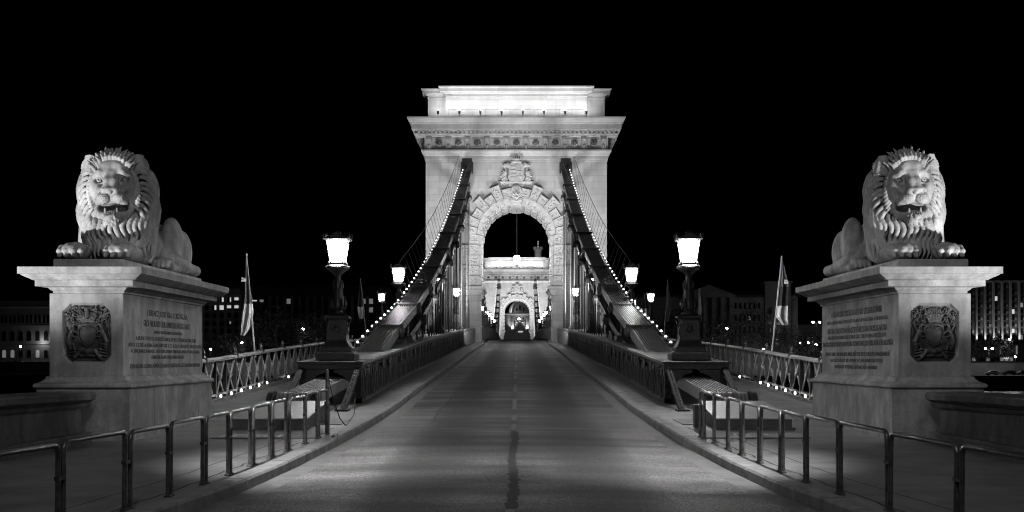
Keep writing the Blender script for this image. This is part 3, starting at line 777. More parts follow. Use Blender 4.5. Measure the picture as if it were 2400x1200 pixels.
def pedestal(s, lines, label):
    root = empty('lion_pedestal', (s * 7.52, 21.3, 0), label=label, category='pedestal', group='pedestals of the stone lions')
    X0, X1 = (-.66, .64) if s < 0 else (-.64, .64)
    D = 5.35; mt = M['pedestal']
    b = MB(); b.stack(X0, X1, 0, D, [(.3, .1), (.3, .46), (.27, .5), (.18, .502)]); b.build('bottom_step', mt, root, bevel=.01)
    b = MB()                                        # lower block of upright slabs with open joints
    g = .008
    ys = [-.17, .42, 1.3, 2.2, 3.3, 4.4, D + .17]
    for a, c in zip(ys, ys[1:]): b.box(X0 - .17, X1 + .17, a + g, c - g, .45, 1.26)
    b.box(X0 - .155, X1 + .155, -.155, D + .155, .45, 1.26)
    b.build('lower_block', mt, root, bevel=.006)
    bp = [(.17, 1.262), (.2, 1.27), (.215, 1.29), (.215, 1.325), (.195, 1.35), (.15, 1.365), (.11, 1.385), (.07, 1.42), (.055, 1.43), (.05, 1.465), (.02, 1.475), (0, 1.4775)]
    b = MB(); b.stack(X0, X1, 0, D, bp); b.build('base_moulding', mt, root, smooth=35)
    # shaft with an octagonal recess in the front
    z0, z1 = 1.478, 2.943
    ocx, ocz, hw, hh, ch = (0, 2.235, .435, .54, .15)
    def octo(k, y): return [(ocx + x, y, ocz + z) for x, z in ((-hw - k, -hh + ch), (-hw - k, hh - ch), (-hw + ch, hh + k), (hw - ch, hh + k), (hw + k, hh - ch), (hw + k, -hh + ch), (hw - ch, -hh - k), (-hw + ch, -hh - k))]
    sh = MB()
    sh.add([(X0, 0, z0), (X1, 0, z0), (X1, D, z0), (X0, D, z0), (X0, 0, z1), (X1, 0, z1), (X1, D, z1), (X0, D, z1)], [(4, 5, 6, 7), (1, 2, 6, 5), (2, 3, 7, 6), (3, 0, 4, 7)])
    o0 = octo(0, 0); rim = octo(-.05, .07)
    vs = [(X0, 0, z0), (X0, 0, z1), (X1, 0, z1), (X1, 0, z0)] + o0 + rim
    fs = [(0, 4, 5, 1), (1, 5, 6), (1, 6, 7, 2), (2, 7, 8), (2, 8, 9, 3), (3, 9, 10), (3, 10, 11, 0), (0, 11, 4)]
    fs += [(4 + i, 4 + (i + 1) % 8, 12 + (i + 1) % 8, 12 + i) for i in range(8)] + [tuple(range(12, 20))]
    sh.add(vs, fs)
    sh.build('shaft', mt, root)
    cp = [(.0, 2.944), (.03, 2.95), (.03, 2.985), (.06, 3.0), (.1, 3.045), (.14, 3.05), (.14, 3.055), (.26, 3.06), (.26, 3.16), (.3, 3.17), (.33, 3.19), (.42, 3.235), (.44, 3.25), (.44, 3.26), (.48, 3.265), (.48, 3.385), (.465, 3.39)]
    b = MB(); b.stack(X0 + (.1 if s < 0 else 0), X1 - (.1 if s > 0 else 0), 0, D, cp); b.build('cornice', mt, root, smooth=25)
    # bronze relief
    pq = empty('coat_of_arms', (0, .07, ocz)); pq.parent = root; pq['label'] = 'dark bronze relief of a %s in an octagonal recess' % ('crowned shield between two winged beasts' if s > 0 else 'plumed shield between two beasts')
    b = MB(); b.prism([(x, z - ocz) for x, y, z in octo(-.052, 0)], lambda a, c: (a, .0, c), lambda a, c: (a, -.015, c)); b.build('back_plate', M['bronze'], pq)
    R_ = random.Random(50 + s)
    f = Field((-.42, -.12, -.53), (.42, .02, .53), .0075)
    Y = -.015
    def arc(pts, rs, k=.01): f.chain([(x, Y - d, z) for x, z, d in pts], rs, k)
    # shield
    f.ell((0, Y - .012, -.04), (.155, .035, .185), .01)
    f.ell((0, Y - .012, .05), (.15, .032, .09), .02)
    f.chain([(-.16, Y - .04, .12), (-.15, Y - .045, -.05), (-.12, Y - .045, -.16), (0, Y - .05, -.23), (.12, Y - .045, -.16), (.15, Y - .045, -.05), (.16, Y - .04, .12), (0, Y - .05, .1), (-.16, Y - .04, .12)], [.011] * 9, .006)
    for q in (-1, 1):
        # beast: body rising, neck curve, hind leg, tail / wing
        arc([(q * .31, -.24, .02), (q * .33, -.14, .03), (q * .3, -.03, .04), (q * .26, .05, .04), (q * .25, .13, .035)], [.05, .052, .042, .046, .03])
        arc([(q * .25, .14, .04), (q * .22, .165, .045), (q * .175, .145, .045)], [.034, .03, .015])
        arc([(q * .27, .03, .05), (q * .21, .04, .06), (q * .165, .0, .06)], [.02, .016, .013])
        arc([(q * .29, -.02, .05), (q * .22, -.06, .055), (q * .17, -.05, .055)], [.018, .015, .012])
        arc([(q * .32, -.2, .04), (q * .25, -.19, .05), (q * .23, -.27, .04)], [.04, .025, .016])
        arc([(q * .37, -.2, .02), (q * .4, -.08, .02), (q * .37, .04, .03), (q * .39, .1, .02)], [.012, .012, .012, .016])
        if s > 0:
            for j in range(7):
                arc([(q * .28, -.04 + j * .01, .04), (q * (.33 + j * .006), .08 + j * .015, .035), (q * (.39 - j * .012), .2 + j * .012, .02)], [.012, .014, .007], .004)
        for j in range(3): arc([(q * .12, -.3 - j * .03, .03), (q * .22, -.28 - j * .05, .045), (q * .34, -.3 - j * .055, .02)], [.016, .022, .012], .006)
        arc([(q * .05, -.27, .03), (q * .12, -.3, .05), (q * .22, -.42, .05), (q * .26, -.47, .02)], [.03, .032, .035, .02])
    arc([(-.14, -.3, .03), (0, -.32, .045), (.14, -.3, .03)], [.05, .055, .05]); arc([(-.12, -.4, .03), (0, -.38, .03), (.12, -.4, .03)], [.03, .03, .03])
    # coronet and plumes
    arc([(-.14, .15, .03), (0, .16, .05), (.14, .15, .03)], [.025, .03, .025])
    nn = 11
    for j in range(nn):
        a = (j / (nn - 1) - .5) * 1.5
        hgt = .2 if s < 0 else .27
        arc([(.13 * math.sin(a), .18, .04), (.2 * math.sin(a), .18 + hgt * .6 * math.cos(a), .04), (.25 * math.sin(a), .18 + hgt * math.cos(a), .02)], [.012, .014, .017], .004)
    for q in (-1, 1):
        for j in range(30):
            x = q * R_.uniform(.08, .38); z = R_.uniform(.16, .47 - .35 * max(0, abs(x) - .2))
            a = R_.uniform(0, 6.28); r = R_.uniform(.02, .04)
            arc([(x + r * math.cos(a + k * 1.2), z + r * math.sin(a + k * 1.2), .025 + .02 * (k % 2)) for k in range(4)], [.012] * 4, .004)
    if s < 0: arc([(0, .3, .04), (0, .44, .05)], [.05, .03]); arc([(-.09, .47, .03), (0, .44, .05), (.09, .47, .03)], [.02, .03, .02])
    f.obj('relief', M['bronze'], pq)
    # inscription on the road side
    for (txt, zc, h, wd) in lines:
        w0 = text_w(txt, 1.0)
        size = h / .72
        sx = wd / (w0 * size)
        fx = (X1 + .0005) if s < 0 else (X0 - .0005)
        yy = D / 2 + .1
        rot = (PI / 2, 0, PI / 2) if s < 0 else (PI / 2, 0, -PI / 2)
        text_mesh('inscription_line', txt, size, root, (fx, yy, zc - h / 2), rot, M['letter'], sx)
    return root
def zl(py, px, s):            # height on the road-side face for a pixel
    d = (6.88 + (.12 if s < 0 else -.12)) * FPX / abs(px - 1213)
    return 1.8 + (839 - py) * d / FPX
WL = 5.0
# (text, centre height, letter height, width)
left_lines = [("I. FERENCZ JÓZSEF KIRÁLY ORSZÁGLÁSA,", 2.66, .115, 2.75), ("GRÓF ANDRÁSSY GYULA MINISTERELNÖKSÉGE ALATT", 2.46, .12, 3.2),
              ("A NEMZET HATÓSÁGAINAK MEGTERHELÉSÉVEL", 2.3, .06, 1.95), ("A BUDÁT PESTTEL EGYESÍTŐ BUDA ÉS PEST FŐVÁROSI LÁNCZHÍD", 2.17, .075, 4.1),
              ("1870. X. T. CZIKK ALAPJÁN A LÁNCZHÍD XXX T. CZ. ÁLTAL A TÁRSULATTÓL MEGVÁLTATVÁN", 2.045, .07, 4.95), ("AZ 1870. JUNIUS 30-ÁN KELT SZERZŐDÉS SZERINT MINDEN JOGAIVAL ÉS TARTOZÁSAIVAL", 1.93, .065, 4.7),
              ("A MAGYAR ÁLLAM TULAJDONÁBA MENT ÁT", 1.82, .07, 2.25), ("ISTEN ÁLDÁSA LEGYEN E MŰVÖN ÉS A NEMZET ERŐSÍTSE MEG AZT MAGÁNAK MINDENHA", 1.65, .08, 4.75)]
right_lines = [("V. FERDINÁND KIRÁLY ORSZÁGLÁSA ALATT GRÓF SZÉCHENYI ISTVÁNNAK", 2.72, .12, 3.6), ("TERVET A DUNÁN ÁT BUDA ÉS PEST KÖZÖTT ÁLLANDÓ HÍD FELÁLLÍTÁSÁRA A TÖRVÉNYHOZÁS", 2.55, .07, 4.3),
               ("BÁRÓ SINA GYÖRGY INDÍTVÁNYÁRA JÓZSEF FŐHERCZEG MAGYARORSZÁG NÁDORA", 2.37, .115, 4.2), ("MINT A NEMZET VÁLASZTMÁNY ELNÖKE AZ 1840-DIK XXXIX T. CZIKK ÉRTELMÉBEN SZERZŐDÉST KÖTVE", 2.23, .075, 4.1),
               ("SINA GYÖRGY ÉS BÁRÓ ROTHSCHILD SALAMON ÉS LOVAG WODIANER SÁMUEL JÓZSEF TÁRSULATÁVAL A VÁLLALKOZÓKKAL", 2.09, .1, 4.95),
               ("KÉSZÍTTETTE TERVEIT CLARK VILMOS ANGOL MÉRNÖK, MŰVÉT PEDIG VEZETTE CLARK ÁDÁM UGYANAZON NEMZETŰ", 1.88, .08, 4.5),
               ("ÉS AZ ELSŐ KŐ LETÉTELÉTŐL 1842. SZEPTEMBER 24-TŐL 1849. NOVEMBER 20-IG ÉPÍTTETTE", 1.75, .07, 3.7), ("ISTEN ÓVJA A KÉT TESTVÉRVÁROST KÖTŐ NAGY MŰVET MINDÖRÖKRE", 1.62, .07, 3.0)]
PL = pedestal(-1, left_lines, 'stone pedestal under the left lion, with a plumed bronze crest and dark lettering')
PR = pedestal(1, right_lines, 'stone pedestal under the right lion, with a winged bronze crest and dark lettering')
for r_, s_ in ((LL, -1), (LR, 1)): r_.location.x = s_ * 7.52
# ================================================================= stone bridge towers, local: x across, y back from the front face, z above the road
def tower(label):
    root = empty('bridge_tower', (0, 118, 3.62), label=label, category='tower', group='stone gate towers of the bridge')
    T = 8.0; W = 8.9; RA = 3.45; SP = 10.05; TOP = 17.5; mt = M['tower']; cv = M['carved']
    # shaft with the arch cut through
    b = MB(); BOT = -13.0
    n = 28; arc = [(RA * math.cos(PI * i / n), SP + RA * math.sin(PI * i / n)) for i in range(n + 1)]   # right to left
    for y, fl in ((0, 0), (T, 1)):
        vs = []; fs = []
        def q(a, c, d, e):
            k = len(vs); vs.extend([(p[0], y, p[1]) for p in (a, c, d, e)]); fs.append((k, k + 1, k + 2, k + 3))
        q((-W, BOT), (-3.62, BOT), (-3.62, 4.7), (-W, 4.7)); q((3.62, BOT), (W, BOT), (W, 4.7), (3.62, 4.7)); q((-W, 4.7), (-RA, 4.7), (-RA, SP), (-W, SP)); q((RA, 4.7), (W, 4.7), (W, SP), (RA, SP))
        q((-W, SP), (-RA, SP), (-RA, TOP), (-W, TOP)); q((RA, SP), (W, SP), (W, TOP), (RA, TOP))
        for a, c in zip(arc, arc[1:]): q(c, a, (a[0], TOP), (c[0], TOP))
        b.add(vs, fs)
    out = [(-3.62, BOT), (-3.62, 4.7), (-RA, 4.7)] + [a for a in reversed(arc)] + [(RA, 4.7), (3.62, 4.7), (3.62, BOT)]
    for a, c in zip(out, out[1:]): b.add([(a[0], 0, a[1]), (c[0], 0, c[1]), (c[0], T, c[1]), (a[0], T, a[1])], [(0, 1, 2, 3)])
    for x in (-W, W): b.add([(x, 0, BOT), (x, T, BOT), (x, T, TOP), (x, 0, TOP)], [(0, 1, 2, 3)])
    b.add([(-W, 0, TOP), (W, 0, TOP), (W, T, TOP), (-W, T, TOP)], [(0, 1, 2, 3)])
    me_o = b.build('shaft', mt, root)
    # string courses just below the frieze
    b = MB(); b.stack(-W, W, 0, T, [(.0, 17.5), (.06, 17.501), (.06, 17.62), (.1, 17.66), (.1, 18.0), (.14, 18.02), (.2, 18.1), (.3, 18.3), (.42, 18.42), (.42, 18.6), (.12, 18.61)]); b.build('frieze_moulding', mt, root)
    b = MB(); b.stack(-W, W, 0, T, [(.12, 18.612), (.12, 19.86), (.9, 19.862), (.9, 19.98), (.98, 20.0), (.98, 20.08), (.86, 20.09), (.86, 20.36), (1.22, 20.38), (1.22, 20.44), (1.3, 20.46), (1.3, 20.92), (1.36, 20.96), (1.42, 21.1), (1.5, 21.16), (1.62, 21.34), (1.7, 21.46), (1.7, 21.58), (-.2, 21.6)])
    b.build('cornice', mt, root)
    # dentils
    b = MB(); nd = 46
    for i in range(nd):
        x = -W - .8 + (2 * W + 1.6) * (i + .5) / nd
        b.box(x - .11, x + .11, -1.16, -.855, 20.12, 20.34)
    for i in range(20):
        y = -.4 + (T + .8) * (i + .5) / 20
        for sx in (-1, 1): b.box(sx * (W + .855), sx * (W + 1.16), y - .11, y + .11, 20.12, 20.34)
    b.build('dentil_course', mt, root)
    # brackets and rosettes
    def bracket(sx=0):
        b = MB(); pr = [(.0, 18.66), (.12, 18.62), (.2, 18.75), (.2, 19.1), (.34, 19.3), (.5, 19.42), (.58, 19.5), (.6, 19.64), (.72, 19.7), (.74, 19.85), (0, 19.85)]
        for x0, x1, k in ((-.25, -.17, 0), (-.165, .165, -.05), (.17, .25, 0)):
            b.prism([(a + (k if 0 < a else 0), z) for a, z in pr], lambda a, z: (x0, -.12 - a, z), lambda a, z: (x1, -.12 - a, z))
        b.ell((0, -.7, 19.62), (.26, .09, .1), 10, 6); b.ell((0, -.34, 19.0), (.12, .08, .2), 8, 6); b.ell((0, -.3, 18.78), (.16, .08, .12), 8, 6)
        b.box(-.3, .3, -.88, -.12, 19.79, 19.856)
        return b
    bx = [lerp(-8.55, 8.55, i / 9) for i in range(10)]
    proto = None
    for x in bx:
        if proto is None: proto = bracket().build('cornice_bracket', M['sooty'], root, smooth=40); o = proto
        else: o = proto.copy(); C.objects.link(o)
        o.location = (x, 0, 0)
    for sx in (-1, 1):
        for i in range(4):
            o = proto.copy(); C.objects.link(o); o.rotation_euler = (0, 0, -sx * -PI / 2 if sx > 0 else -PI / 2); o.location = (sx * W, 1.0 + i * 1.98, 0)
    b = MB(); b.lathe([(.3, 0), (.3, .03), (.25, .05), (.0, .05)], n=20)
    for i in range(10):
        t = 2 * PI * i / 10; b.ell((.2 * math.cos(t), .2 * math.sin(t), .07), (.1, .06, .07), 8, 5, Matrix.Rotation(t, 3, 'Z'))
    for i in range(6):
        t = 2 * PI * i / 6 + .3; b.ell((.1 * math.cos(t), .1 * math.sin(t), .12), (.06, .045, .05), 8, 5, Matrix.Rotation(t, 3, 'Z'))
    b.ell((0, 0, .15), (.05, .05, .05), 8, 5)
    ros = None
    for a, c in zip(bx, bx[1:]):
        if ros is None: ros = b.build('rosette', M['sooty'], root, smooth=50); o = ros
        else: o = ros.copy(); C.objects.link(o)
        o.location = ((a + c) / 2, -.12, 19.26); o.rotation_euler = (PI / 2, 0, 0); o.scale = (1.15, 1.15, 2.2)
        f = MB(); x0, x1 = a + .42, c - .42; z0, z1 = 18.84, 19.7
        for q in ((x0, x1, z1 - .05, z1), (x0, x1, z0, z0 + .05), (x0, x0 + .05, z0 + .052, z1 - .052), (x1 - .05, x1, z0 + .052, z1 - .052)): f.box(q[0], q[1], -.17, -.115, q[2], q[3])
        f.build('rosette_frame', cv, root)
    # attic
    b = MB(); b.stack(-8.7, 8.7, .3, T - .3, [(0, 21.601), (0, 23.75), (.06, 23.76), (.06, 23.84), (.0, 23.86), (.0, 23.98), (.12, 24.0), (.3, 24.1), (.5, 24.14), (.52, 24.42), (.6, 24.46), (.65, 24.52), (.65, 24.6), (0, 24.62)]); b.build('attic', mt, root)
    b = MB(); b.stack(-6.95, 6.95, -.15, 1.5, [(0, 21.602), (0, 23.85), (.06, 23.86), (.06, 23.95), (0, 23.97), (0, 24.08), (.12, 24.1), (.3, 24.2), (.5, 24.24), (.52, 24.55), (.6, 24.6), (.66, 24.66), (.66, 24.76), (0, 24.78)]); b.build('attic_centre_block', mt, root)
    # floodlights on the cornice lip with their thin cable rail
    fl = None
    for i in range(8):
        x = lerp(-7.6, 7.6 - .8, i / 7)
        if fl is None:
            b = MB(); b.box(-.1, .1, -.12, .12, .28, .62); b.box(-.03, .03, -.03, .03, 0, .28); b.box(-.12, .12, -.14, .14, .58, .64)
            fl = b.build('attic_floodlight', M['steeld'], root); o = fl
        else: o = fl.copy(); C.objects.link(o)
        o.location = (x, -1.45, 21.6)
    b = MB(); b.tube([(x, -1.5, 22.28 + .02 * math.sin(x * 3)) for x in np.arange(-6.6, 6.7, .6)], .014, 5)
    for i in range(12): x = -6.6 + i * 1.2; b.tube([(x, -1.5, 21.6), (x, -1.5, 22.28)], .012, 5)
    b.build('cable_rail', M['steeld'], root)
    # relief helper: random foliage scroll on a rectangular panel in local (u, v)
    rnd = random.Random(77)
    def scroll(b, u0, u1, v0, v1, f, n=None):
        n = n or max(5, int((u1 - u0) * (v1 - v0) / .035))
        for i in range(n):
            u = rnd.uniform(u0, u1); v = rnd.uniform(v0, v1); r = rnd.uniform(.035, .085)
            c, R = f(u, v); b.ell(c, (r * 1.3, .09, r * .75), 7, 4, R @ Matrix.Rotation(rnd.uniform(0, 3.1), 3, 'Y'))
    # voussoirs
    def wedge(th, half, r0, r1, prot, name='voussoir'):
        b = MB()
        def P(r, a, y): return (r * math.cos(a), y, SP + r * math.sin(a))
        a0, a1 = th - half, th + half
        w0 = r0 * half; w1 = r1 * half
        ux, uz = math.cos(th), math.sin(th); tx, tz = -uz, ux
        def Q(r, u, y): return (ux * r + tx * u, y, SP + uz * r + tz * u)
        def blk(ra, rb, fa, ua, ub, va, vb, y0, y1):
            b.add([Q(ra, ua, y0), Q(ra, va, y0), Q(rb, vb, y0), Q(rb, ub, y0), Q(ra, ua, y1), Q(ra, va, y1), Q(rb, vb, y1), Q(rb, ub, y1)],
                  [(0, 1, 2, 3), (7, 6, 5, 4), (0, 4, 5, 1), (1, 5, 6, 2), (2, 6, 7, 3), (3, 7, 4, 0)])
        blk(r0, r1, 0, -w0, -w1, w0, w1, -.002, -prot)                      # body
        e = .07
        blk(r1 - e, r1 + .05, 0, -w1 - .03, -w1 - .03, w1 + .03, w1 + .03, -.003, -prot - .09)   # hood
        for q in (-1, 1):
            a_, c_ = q * (w0 - .0), q * (w1 - .0)
            blk(r0, r1 - e - .003, 0, a_ - q * .07, c_ - q * .07, a_, c_, -prot + .001, -prot - .05)
        blk(r0, r0 + .07, 0, -w0 + .073, -w0 + .073, w0 - .073, w0 - .073, -prot + .001, -prot - .05)
        R = Matrix.Rotation(-(th - PI / 2), 3, 'Y')
        scroll(b, r0 + .17, r1 - .17, -w0 + .14, w0 - .14, lambda u, v: (Q(u, v, -prot), R))
        # inner block running into the intrados
        w2 = RA * half
        lw = .55
        blk(RA - .16, r0 - .01, 0, -w2 * lw, -w0 * lw, w2 * lw, w0 * lw, -.12, .7)
        blk(RA + .25, r0 - .1, 0, -w2 * .9, -w0 * .86, w2 * .9, w0 * .86, -.003, -.14)
        return b.build(name, cv, root)
    for q in (-1, 1):
        for k in range(1, 8):
            th = PI / 2 - q * math.radians(.6 + 11.7 * k)
            long = k % 2 == 0
            wedge(th, math.radians(5.2), 3.92, 5.3 if long else 4.74, .42 if long else .36)
    # moulded ring and soffit coffers
    b = MB()
    for i in range(44):
        a0, a1 = PI * i / 44, PI * (i + 1) / 44
        P = lambda r, a, y: (r * math.cos(a), y, SP + r * math.sin(a))
        b.add([P(RA - .002, a0, 0), P(RA - .002, a1, 0), P(3.9, a1, -.14), P(3.9, a0, -.14)], [(0, 1, 2, 3)])
        b.add([P(3.9, a0, -.14), P(3.9, a1, -.14), P(3.92, a1, 0.01), P(3.92, a0, 0.01)], [(0, 1, 2, 3)])
    b.build('arch_ring', mt, root)
    b = MB()
    for ay in (1.4, 3.4, 5.4, 7.2):
        for i in range(14):
            a = PI * (i + .5) / 14; c = math.cos(a); s_ = math.sin(a)
            b.add([], []); R0 = RA + .01; R1 = RA - .1; h = .085
            pp = []
            for rr in (R0, R1):
                for da, dy in ((-h, -.55), (h, -.55), (h, .55), (-h, .55)): pp.append((rr * math.cos(a + da), ay + dy, SP + rr * math.sin(a + da)))
            b.add(pp, [(0, 1, 2, 3), (7, 6, 5, 4), (0, 4, 5, 1), (1, 5, 6, 2), (2, 6, 7, 3), (3, 7, 4, 0)])
    b.build('soffit_coffers', cv, root)
    # jamb quoins, long and short
    for q in (-1, 1):
        z = 5.28; k = 0
        while z < SP - .3:
            h = 1.0; xo = 5.45 if k % 2 == 1 else 4.75
            x0, x1 = q * 3.68, q * xo
            if x0 > x1: x0, x1 = x1, x0
            b = MB(); b.box(x0, x1, -.24, .0, z + .03, z + h - .03)
            b.box(x0, x1, -.3, -.236, z + h - .13, z + h - .03); b.box(x0, x1, -.3, -.236, z + .03, z + .1)
            b.box(x0, x0 + .07, -.29, -.236, z + .102, z + h - .132); b.box(x1 - .07, x1, -.29, -.236, z + .102, z + h - .132)
            b.box(min(q * 3.34, q * 3.7), max(q * 3.34, q * 3.7), -.12, 1.0, z + .12, z + h - .12)
            scroll(b, x0 + .15, x1 - .15, z + .2, z + h - .22, lambda u, v: ((u, -.25, v), Matrix.Identity(3)), 26)
            b.build('jamb_quoin', cv, root); z += h; k += 1
    # impost ledge and panelled pier below
    for q in (-1, 1):
        a, c = (q * 3.5, q * 8.55); x0, x1 = min(a, c), max(a, c)
        b = MB(); b.stack(x0, x1, .0, 7.9, [(.02, 4.35), (.06, 4.36), (.06, 4.5), (.12, 4.56), (.2, 4.72), (.22, 4.74), (.22, 4.84), (.34, 4.92), (.42, 5.02), (.42, 5.2), (.3, 5.26), (.05, 5.27)]); b.build('impost_moulding', mt, root)
        a, c = (q * 3.72, q * 8.3); x0, x1 = min(a, c), max(a, c)
        b = MB()
        b.box(x0, x0 + .35, -.09, 0.002, .4, 4.3); b.box(x1 - .35, x1, -.09, 0.002, .4, 4.3); b.box(x0 + .352, x1 - .352, -.088, 0.002, 3.9, 4.3); b.box(x0 + .352, x1 - .352, -.088, 0.002, .4, .9)
        for zz in (1.9, 2.9): b.box(x0 + .352, x1 - .352, -.045, .002, zz - .03, zz + .03)
        b.build('pier_panel', mt, root)
        # corbel under the ledge inside the arch
        b = MB(); b.prism([(0, 4.3), (.25, 4.3), (.2, 4.05), (.08, 3.85), (0, 3.5)], lambda u, z: (q * (3.61 - u), .5, z), lambda u, z: (q * (3.61 - u), 1.6, z)); b.build('corbel', cv, root)
    # keystone lion mask
    f = Field((-1.1, -.8, 12.05), (1.1, .12, 14.95), .028)
    f.cap((0, .1, 13.0), (0, .1, 14.2), .5, .62, .1)
    f.ell((0, -.1, 13.7), (.62, .3, .75), .06)
    f.ell((0, -.3, 13.85), (.36, .26, .42), .05)
    f.ell((0, -.38, 14.1), (.28, .16, .2), .04)
    f.cap((0, -.48, 13.95), (0, -.6, 13.62), .11, .13, .04)
    f.ell((0, -.66, 13.56), (.14, .07, .07), .02)
    for q in (-1, 1):
        f.ell((q * .13, -.56, 13.42), (.15, .13, .12), .03); f.ell((q * .3, -.32, 13.55), (.16, .16, .2), .04)
        f.cap((q * .07, -.52, 13.98), (q * .3, -.44, 14.1), .06, .05, .02)
        f.ell((q * .17, -.56, 13.88), (.09, .1, .055), .02, '-'); f.ell((q * .17, -.5, 13.88), (.05, .05, .045), .01)
    f.ell((0, -.52, 13.24), (.17, .14, .07), .02, '-'); f.ell((0, -.46, 13.1), (.2, .13, .1), .03)
    R_ = random.Random(4)
    for i in range(22):
        t = PI * (-.28 + 1.56 * i / 21); x, z = math.cos(t), math.sin(t)
        f.chain([(x * .4, -.3, 13.75 + z * .5), (x * .6, -.34, 13.78 + z * .7), (x * .78, -.2, 13.72 + z * .92 + R_.uniform(-.04, .04))], [.07, .085, .03], .02)
    for i in range(15):
        x = -.62 + i * .088
        f.chain([(x, -.3, 13.15 - .25 * (1 - abs(x))), (x + .05, -.36, 12.85 - .2 * (1 - abs(x))), (x - .04, -.22, 12.55 - .25 * (1 - abs(x)))], [.06, .065, .02], .02)
    km = f.obj('keystone_lion_mask', cv, root); km.scale = (.84, 1, .83); km.location = (0, 0, 3.06)
    b = MB(); b.prism([(-.5, 13.4), (.5, 13.4), (.72, 15.2), (-.72, 15.2)], lambda x, z: (x, -.22, z), lambda x, z: (x, .0, z)); b.box(-.48, .48, -.3, 7.9, 13.3, 13.62); b.box(-.56, .56, -.36, -.298, 13.36, 13.66)
    b.build('keystone', cv, root)
    b = MB(); b.stack(-1.35, 1.35, -.05, .1, [(-.1, 15.2), (.05, 15.25), (.05, 15.3), (.3, 15.4), (.3, 15.49), (.2, 15.52)]); b.build('shelf', cv, root)
    # coat of arms
    ca = empty('coat_of_arms', (0, 0, .12)); ca.parent = root; ca['label'] = 'carved crest with a crown over a parted shield between acanthus leaves'
    def shield(k=0.0): return [(-.72 - k, 17.0 + k), (-.45, 17.06 + k), (0, 17.0 + k), (.45, 17.06 + k), (.72 + k, 17.0 + k), (.62 + k, 16.6), (.62 + k, 16.2), (.74 + k, 15.85 - k), (.55 + k, 15.5 - k), (0, 15.32 - k), (-.55 - k, 15.5 - k), (-.74 - k, 15.85 - k), (-.62 - k, 16.2), (-.62 - k, 16.6)]
    b = MB(); b.prism(shield(.1), lambda x, z: (x, -.3, z), lambda x, z: (x, .0, z)); b.prism(shield(0), lambda x, z: (x, -.345, z), lambda x, z: (x, -.29, z))
    b.build('shield', cv, ca)
    b = MB()
    for i in range(4): b.box(-.58, -.06, -.4, -.34, 15.62 + i * .36, 15.78 + i * .36)
    b.build('shield_bars', cv, ca)
    b = MB()
    b.tube([(.33, -.38, 15.85), (.33, -.38, 16.85)], .035); b.tube([(.15, -.38, 16.6), (.51, -.38, 16.6)], .035); b.tube([(.1, -.38, 16.35), (.56, -.38, 16.35)], .035)
    for x in (.18, .33, .48): b.ell((x, -.35, 15.82), (.09, .06, .14), 8, 6)
    b.tube([(.02, -.36, 15.4), (.02, -.36, 16.95)], .025); b.build('shield_cross', cv, ca)
    b = MB(); b.lathe([(.5, 17.15), (.54, 17.2), (.54, 17.35), (.48, 17.4), (.52, 17.55)], (0, -.18, 0), 24)
    for i in range(9):
        t = PI + PI * i / 8; c = (.53 * math.cos(t), -.18 + .53 * math.sin(t) * .8)
        b.loft([[(c[0] - .07, c[1], 17.5), (c[0] + .07, c[1] - .01, 17.5), (c[0] + .07, c[1] + .06, 17.5), (c[0] - .07, c[1] + .07, 17.5)], [(c[0] * 1.1 - .015, c[1] - .03, 17.82 + .06 * (i % 2)), (c[0] * 1.1 + .015, c[1] - .03, 17.82 + .06 * (i % 2)), (c[0] * 1.1 + .015, c[1], 17.82 + .06 * (i % 2)), (c[0] * 1.1 - .015, c[1], 17.82 + .06 * (i % 2))]])
        b.ell((c[0] * 1.12, c[1] - .04, 17.9 + .06 * (i % 2)), (.05, .05, .05), 7, 5)
    b.build('crown', cv, ca)
    for q in (-1, 1):
        b = MB(); R2 = random.Random(9)
        for ci, (cx, cz, r0, a0, a1, nl) in enumerate(((.95, 16.75, .52, 35, 150, 6), (.95, 16.0, .6, -10, 75, 5), (.95, 15.6, .55, -45, 40, 5))):
            for i in range(nl):
                a = math.radians(lerp(a0, a1, i / (nl - 1))); L_ = r0 * R2.uniform(.85, 1.1)
                p = (q * (cx + math.cos(a) * L_ * .55), -.22, cz + math.sin(a) * L_ * .55)
                b.ell(p, (L_ * .52, .13, .105), 9, 6, Matrix.Rotation(-a if q > 0 else a - PI, 3, 'Y'))
        b.tube([(q * .8, -.15, 15.3), (q * 1.05, -.2, 15.8), (q * 1.0, -.2, 16.5), (q * 1.2, -.15, 16.9)], [.1, .12, .1, .05], 8)
        for i in range(3): b.box(q * (1.0 + i * .22) - .06, q * (1.0 + i * .22) + .06, -.22, 0, 15.05, 15.28)
        b.build('acanthus_leaves', cv, ca, smooth=60)
    # iron bracket plates where the chains enter
    for q in (-1, 1):
        b = MB(); b.box(q * 4.85 - .62, q * 4.85 + .62, -.06, .4, 16.3, 17.45); b.build('chain_socket', M['steeld'], root)
        b = MB(); b.add([(q * 4.85 - .5, -.5, 16.8), (q * 4.85 + .5, -.5, 16.8), (q * 4.85 + .5, -.062, 17.9), (q * 4.85 - .5, -.062, 17.9), (q * 4.85 - .5, -.062, 16.8), (q * 4.85 + .5, -.062, 16.8)], [(0, 1, 2, 3), (0, 3, 4), (1, 5, 2), (0, 4, 5, 1)]); b.build('chain_hood', M['steel'], root)
    return root
T1 = tower('brightly floodlit near stone gate tower over the road')
T2 = copy_tree(T1); T2.location = (0, 321, 3.9); T2['label'] = 'far stone gate tower seen small through the near arch'
for t_, k in ((T1, 1.0), (T2, 1.2)):
    for i in range(8):
        x = lerp(-7.6, 6.8, i / 7)
        spot('attic_uplight', (x, t_.location.y - 1.66, t_.location.z + 22.3), (x * .98, t_.location.y + 1.0, t_.location.z + 23.9), 265 * k, 150, 1.0, .12)
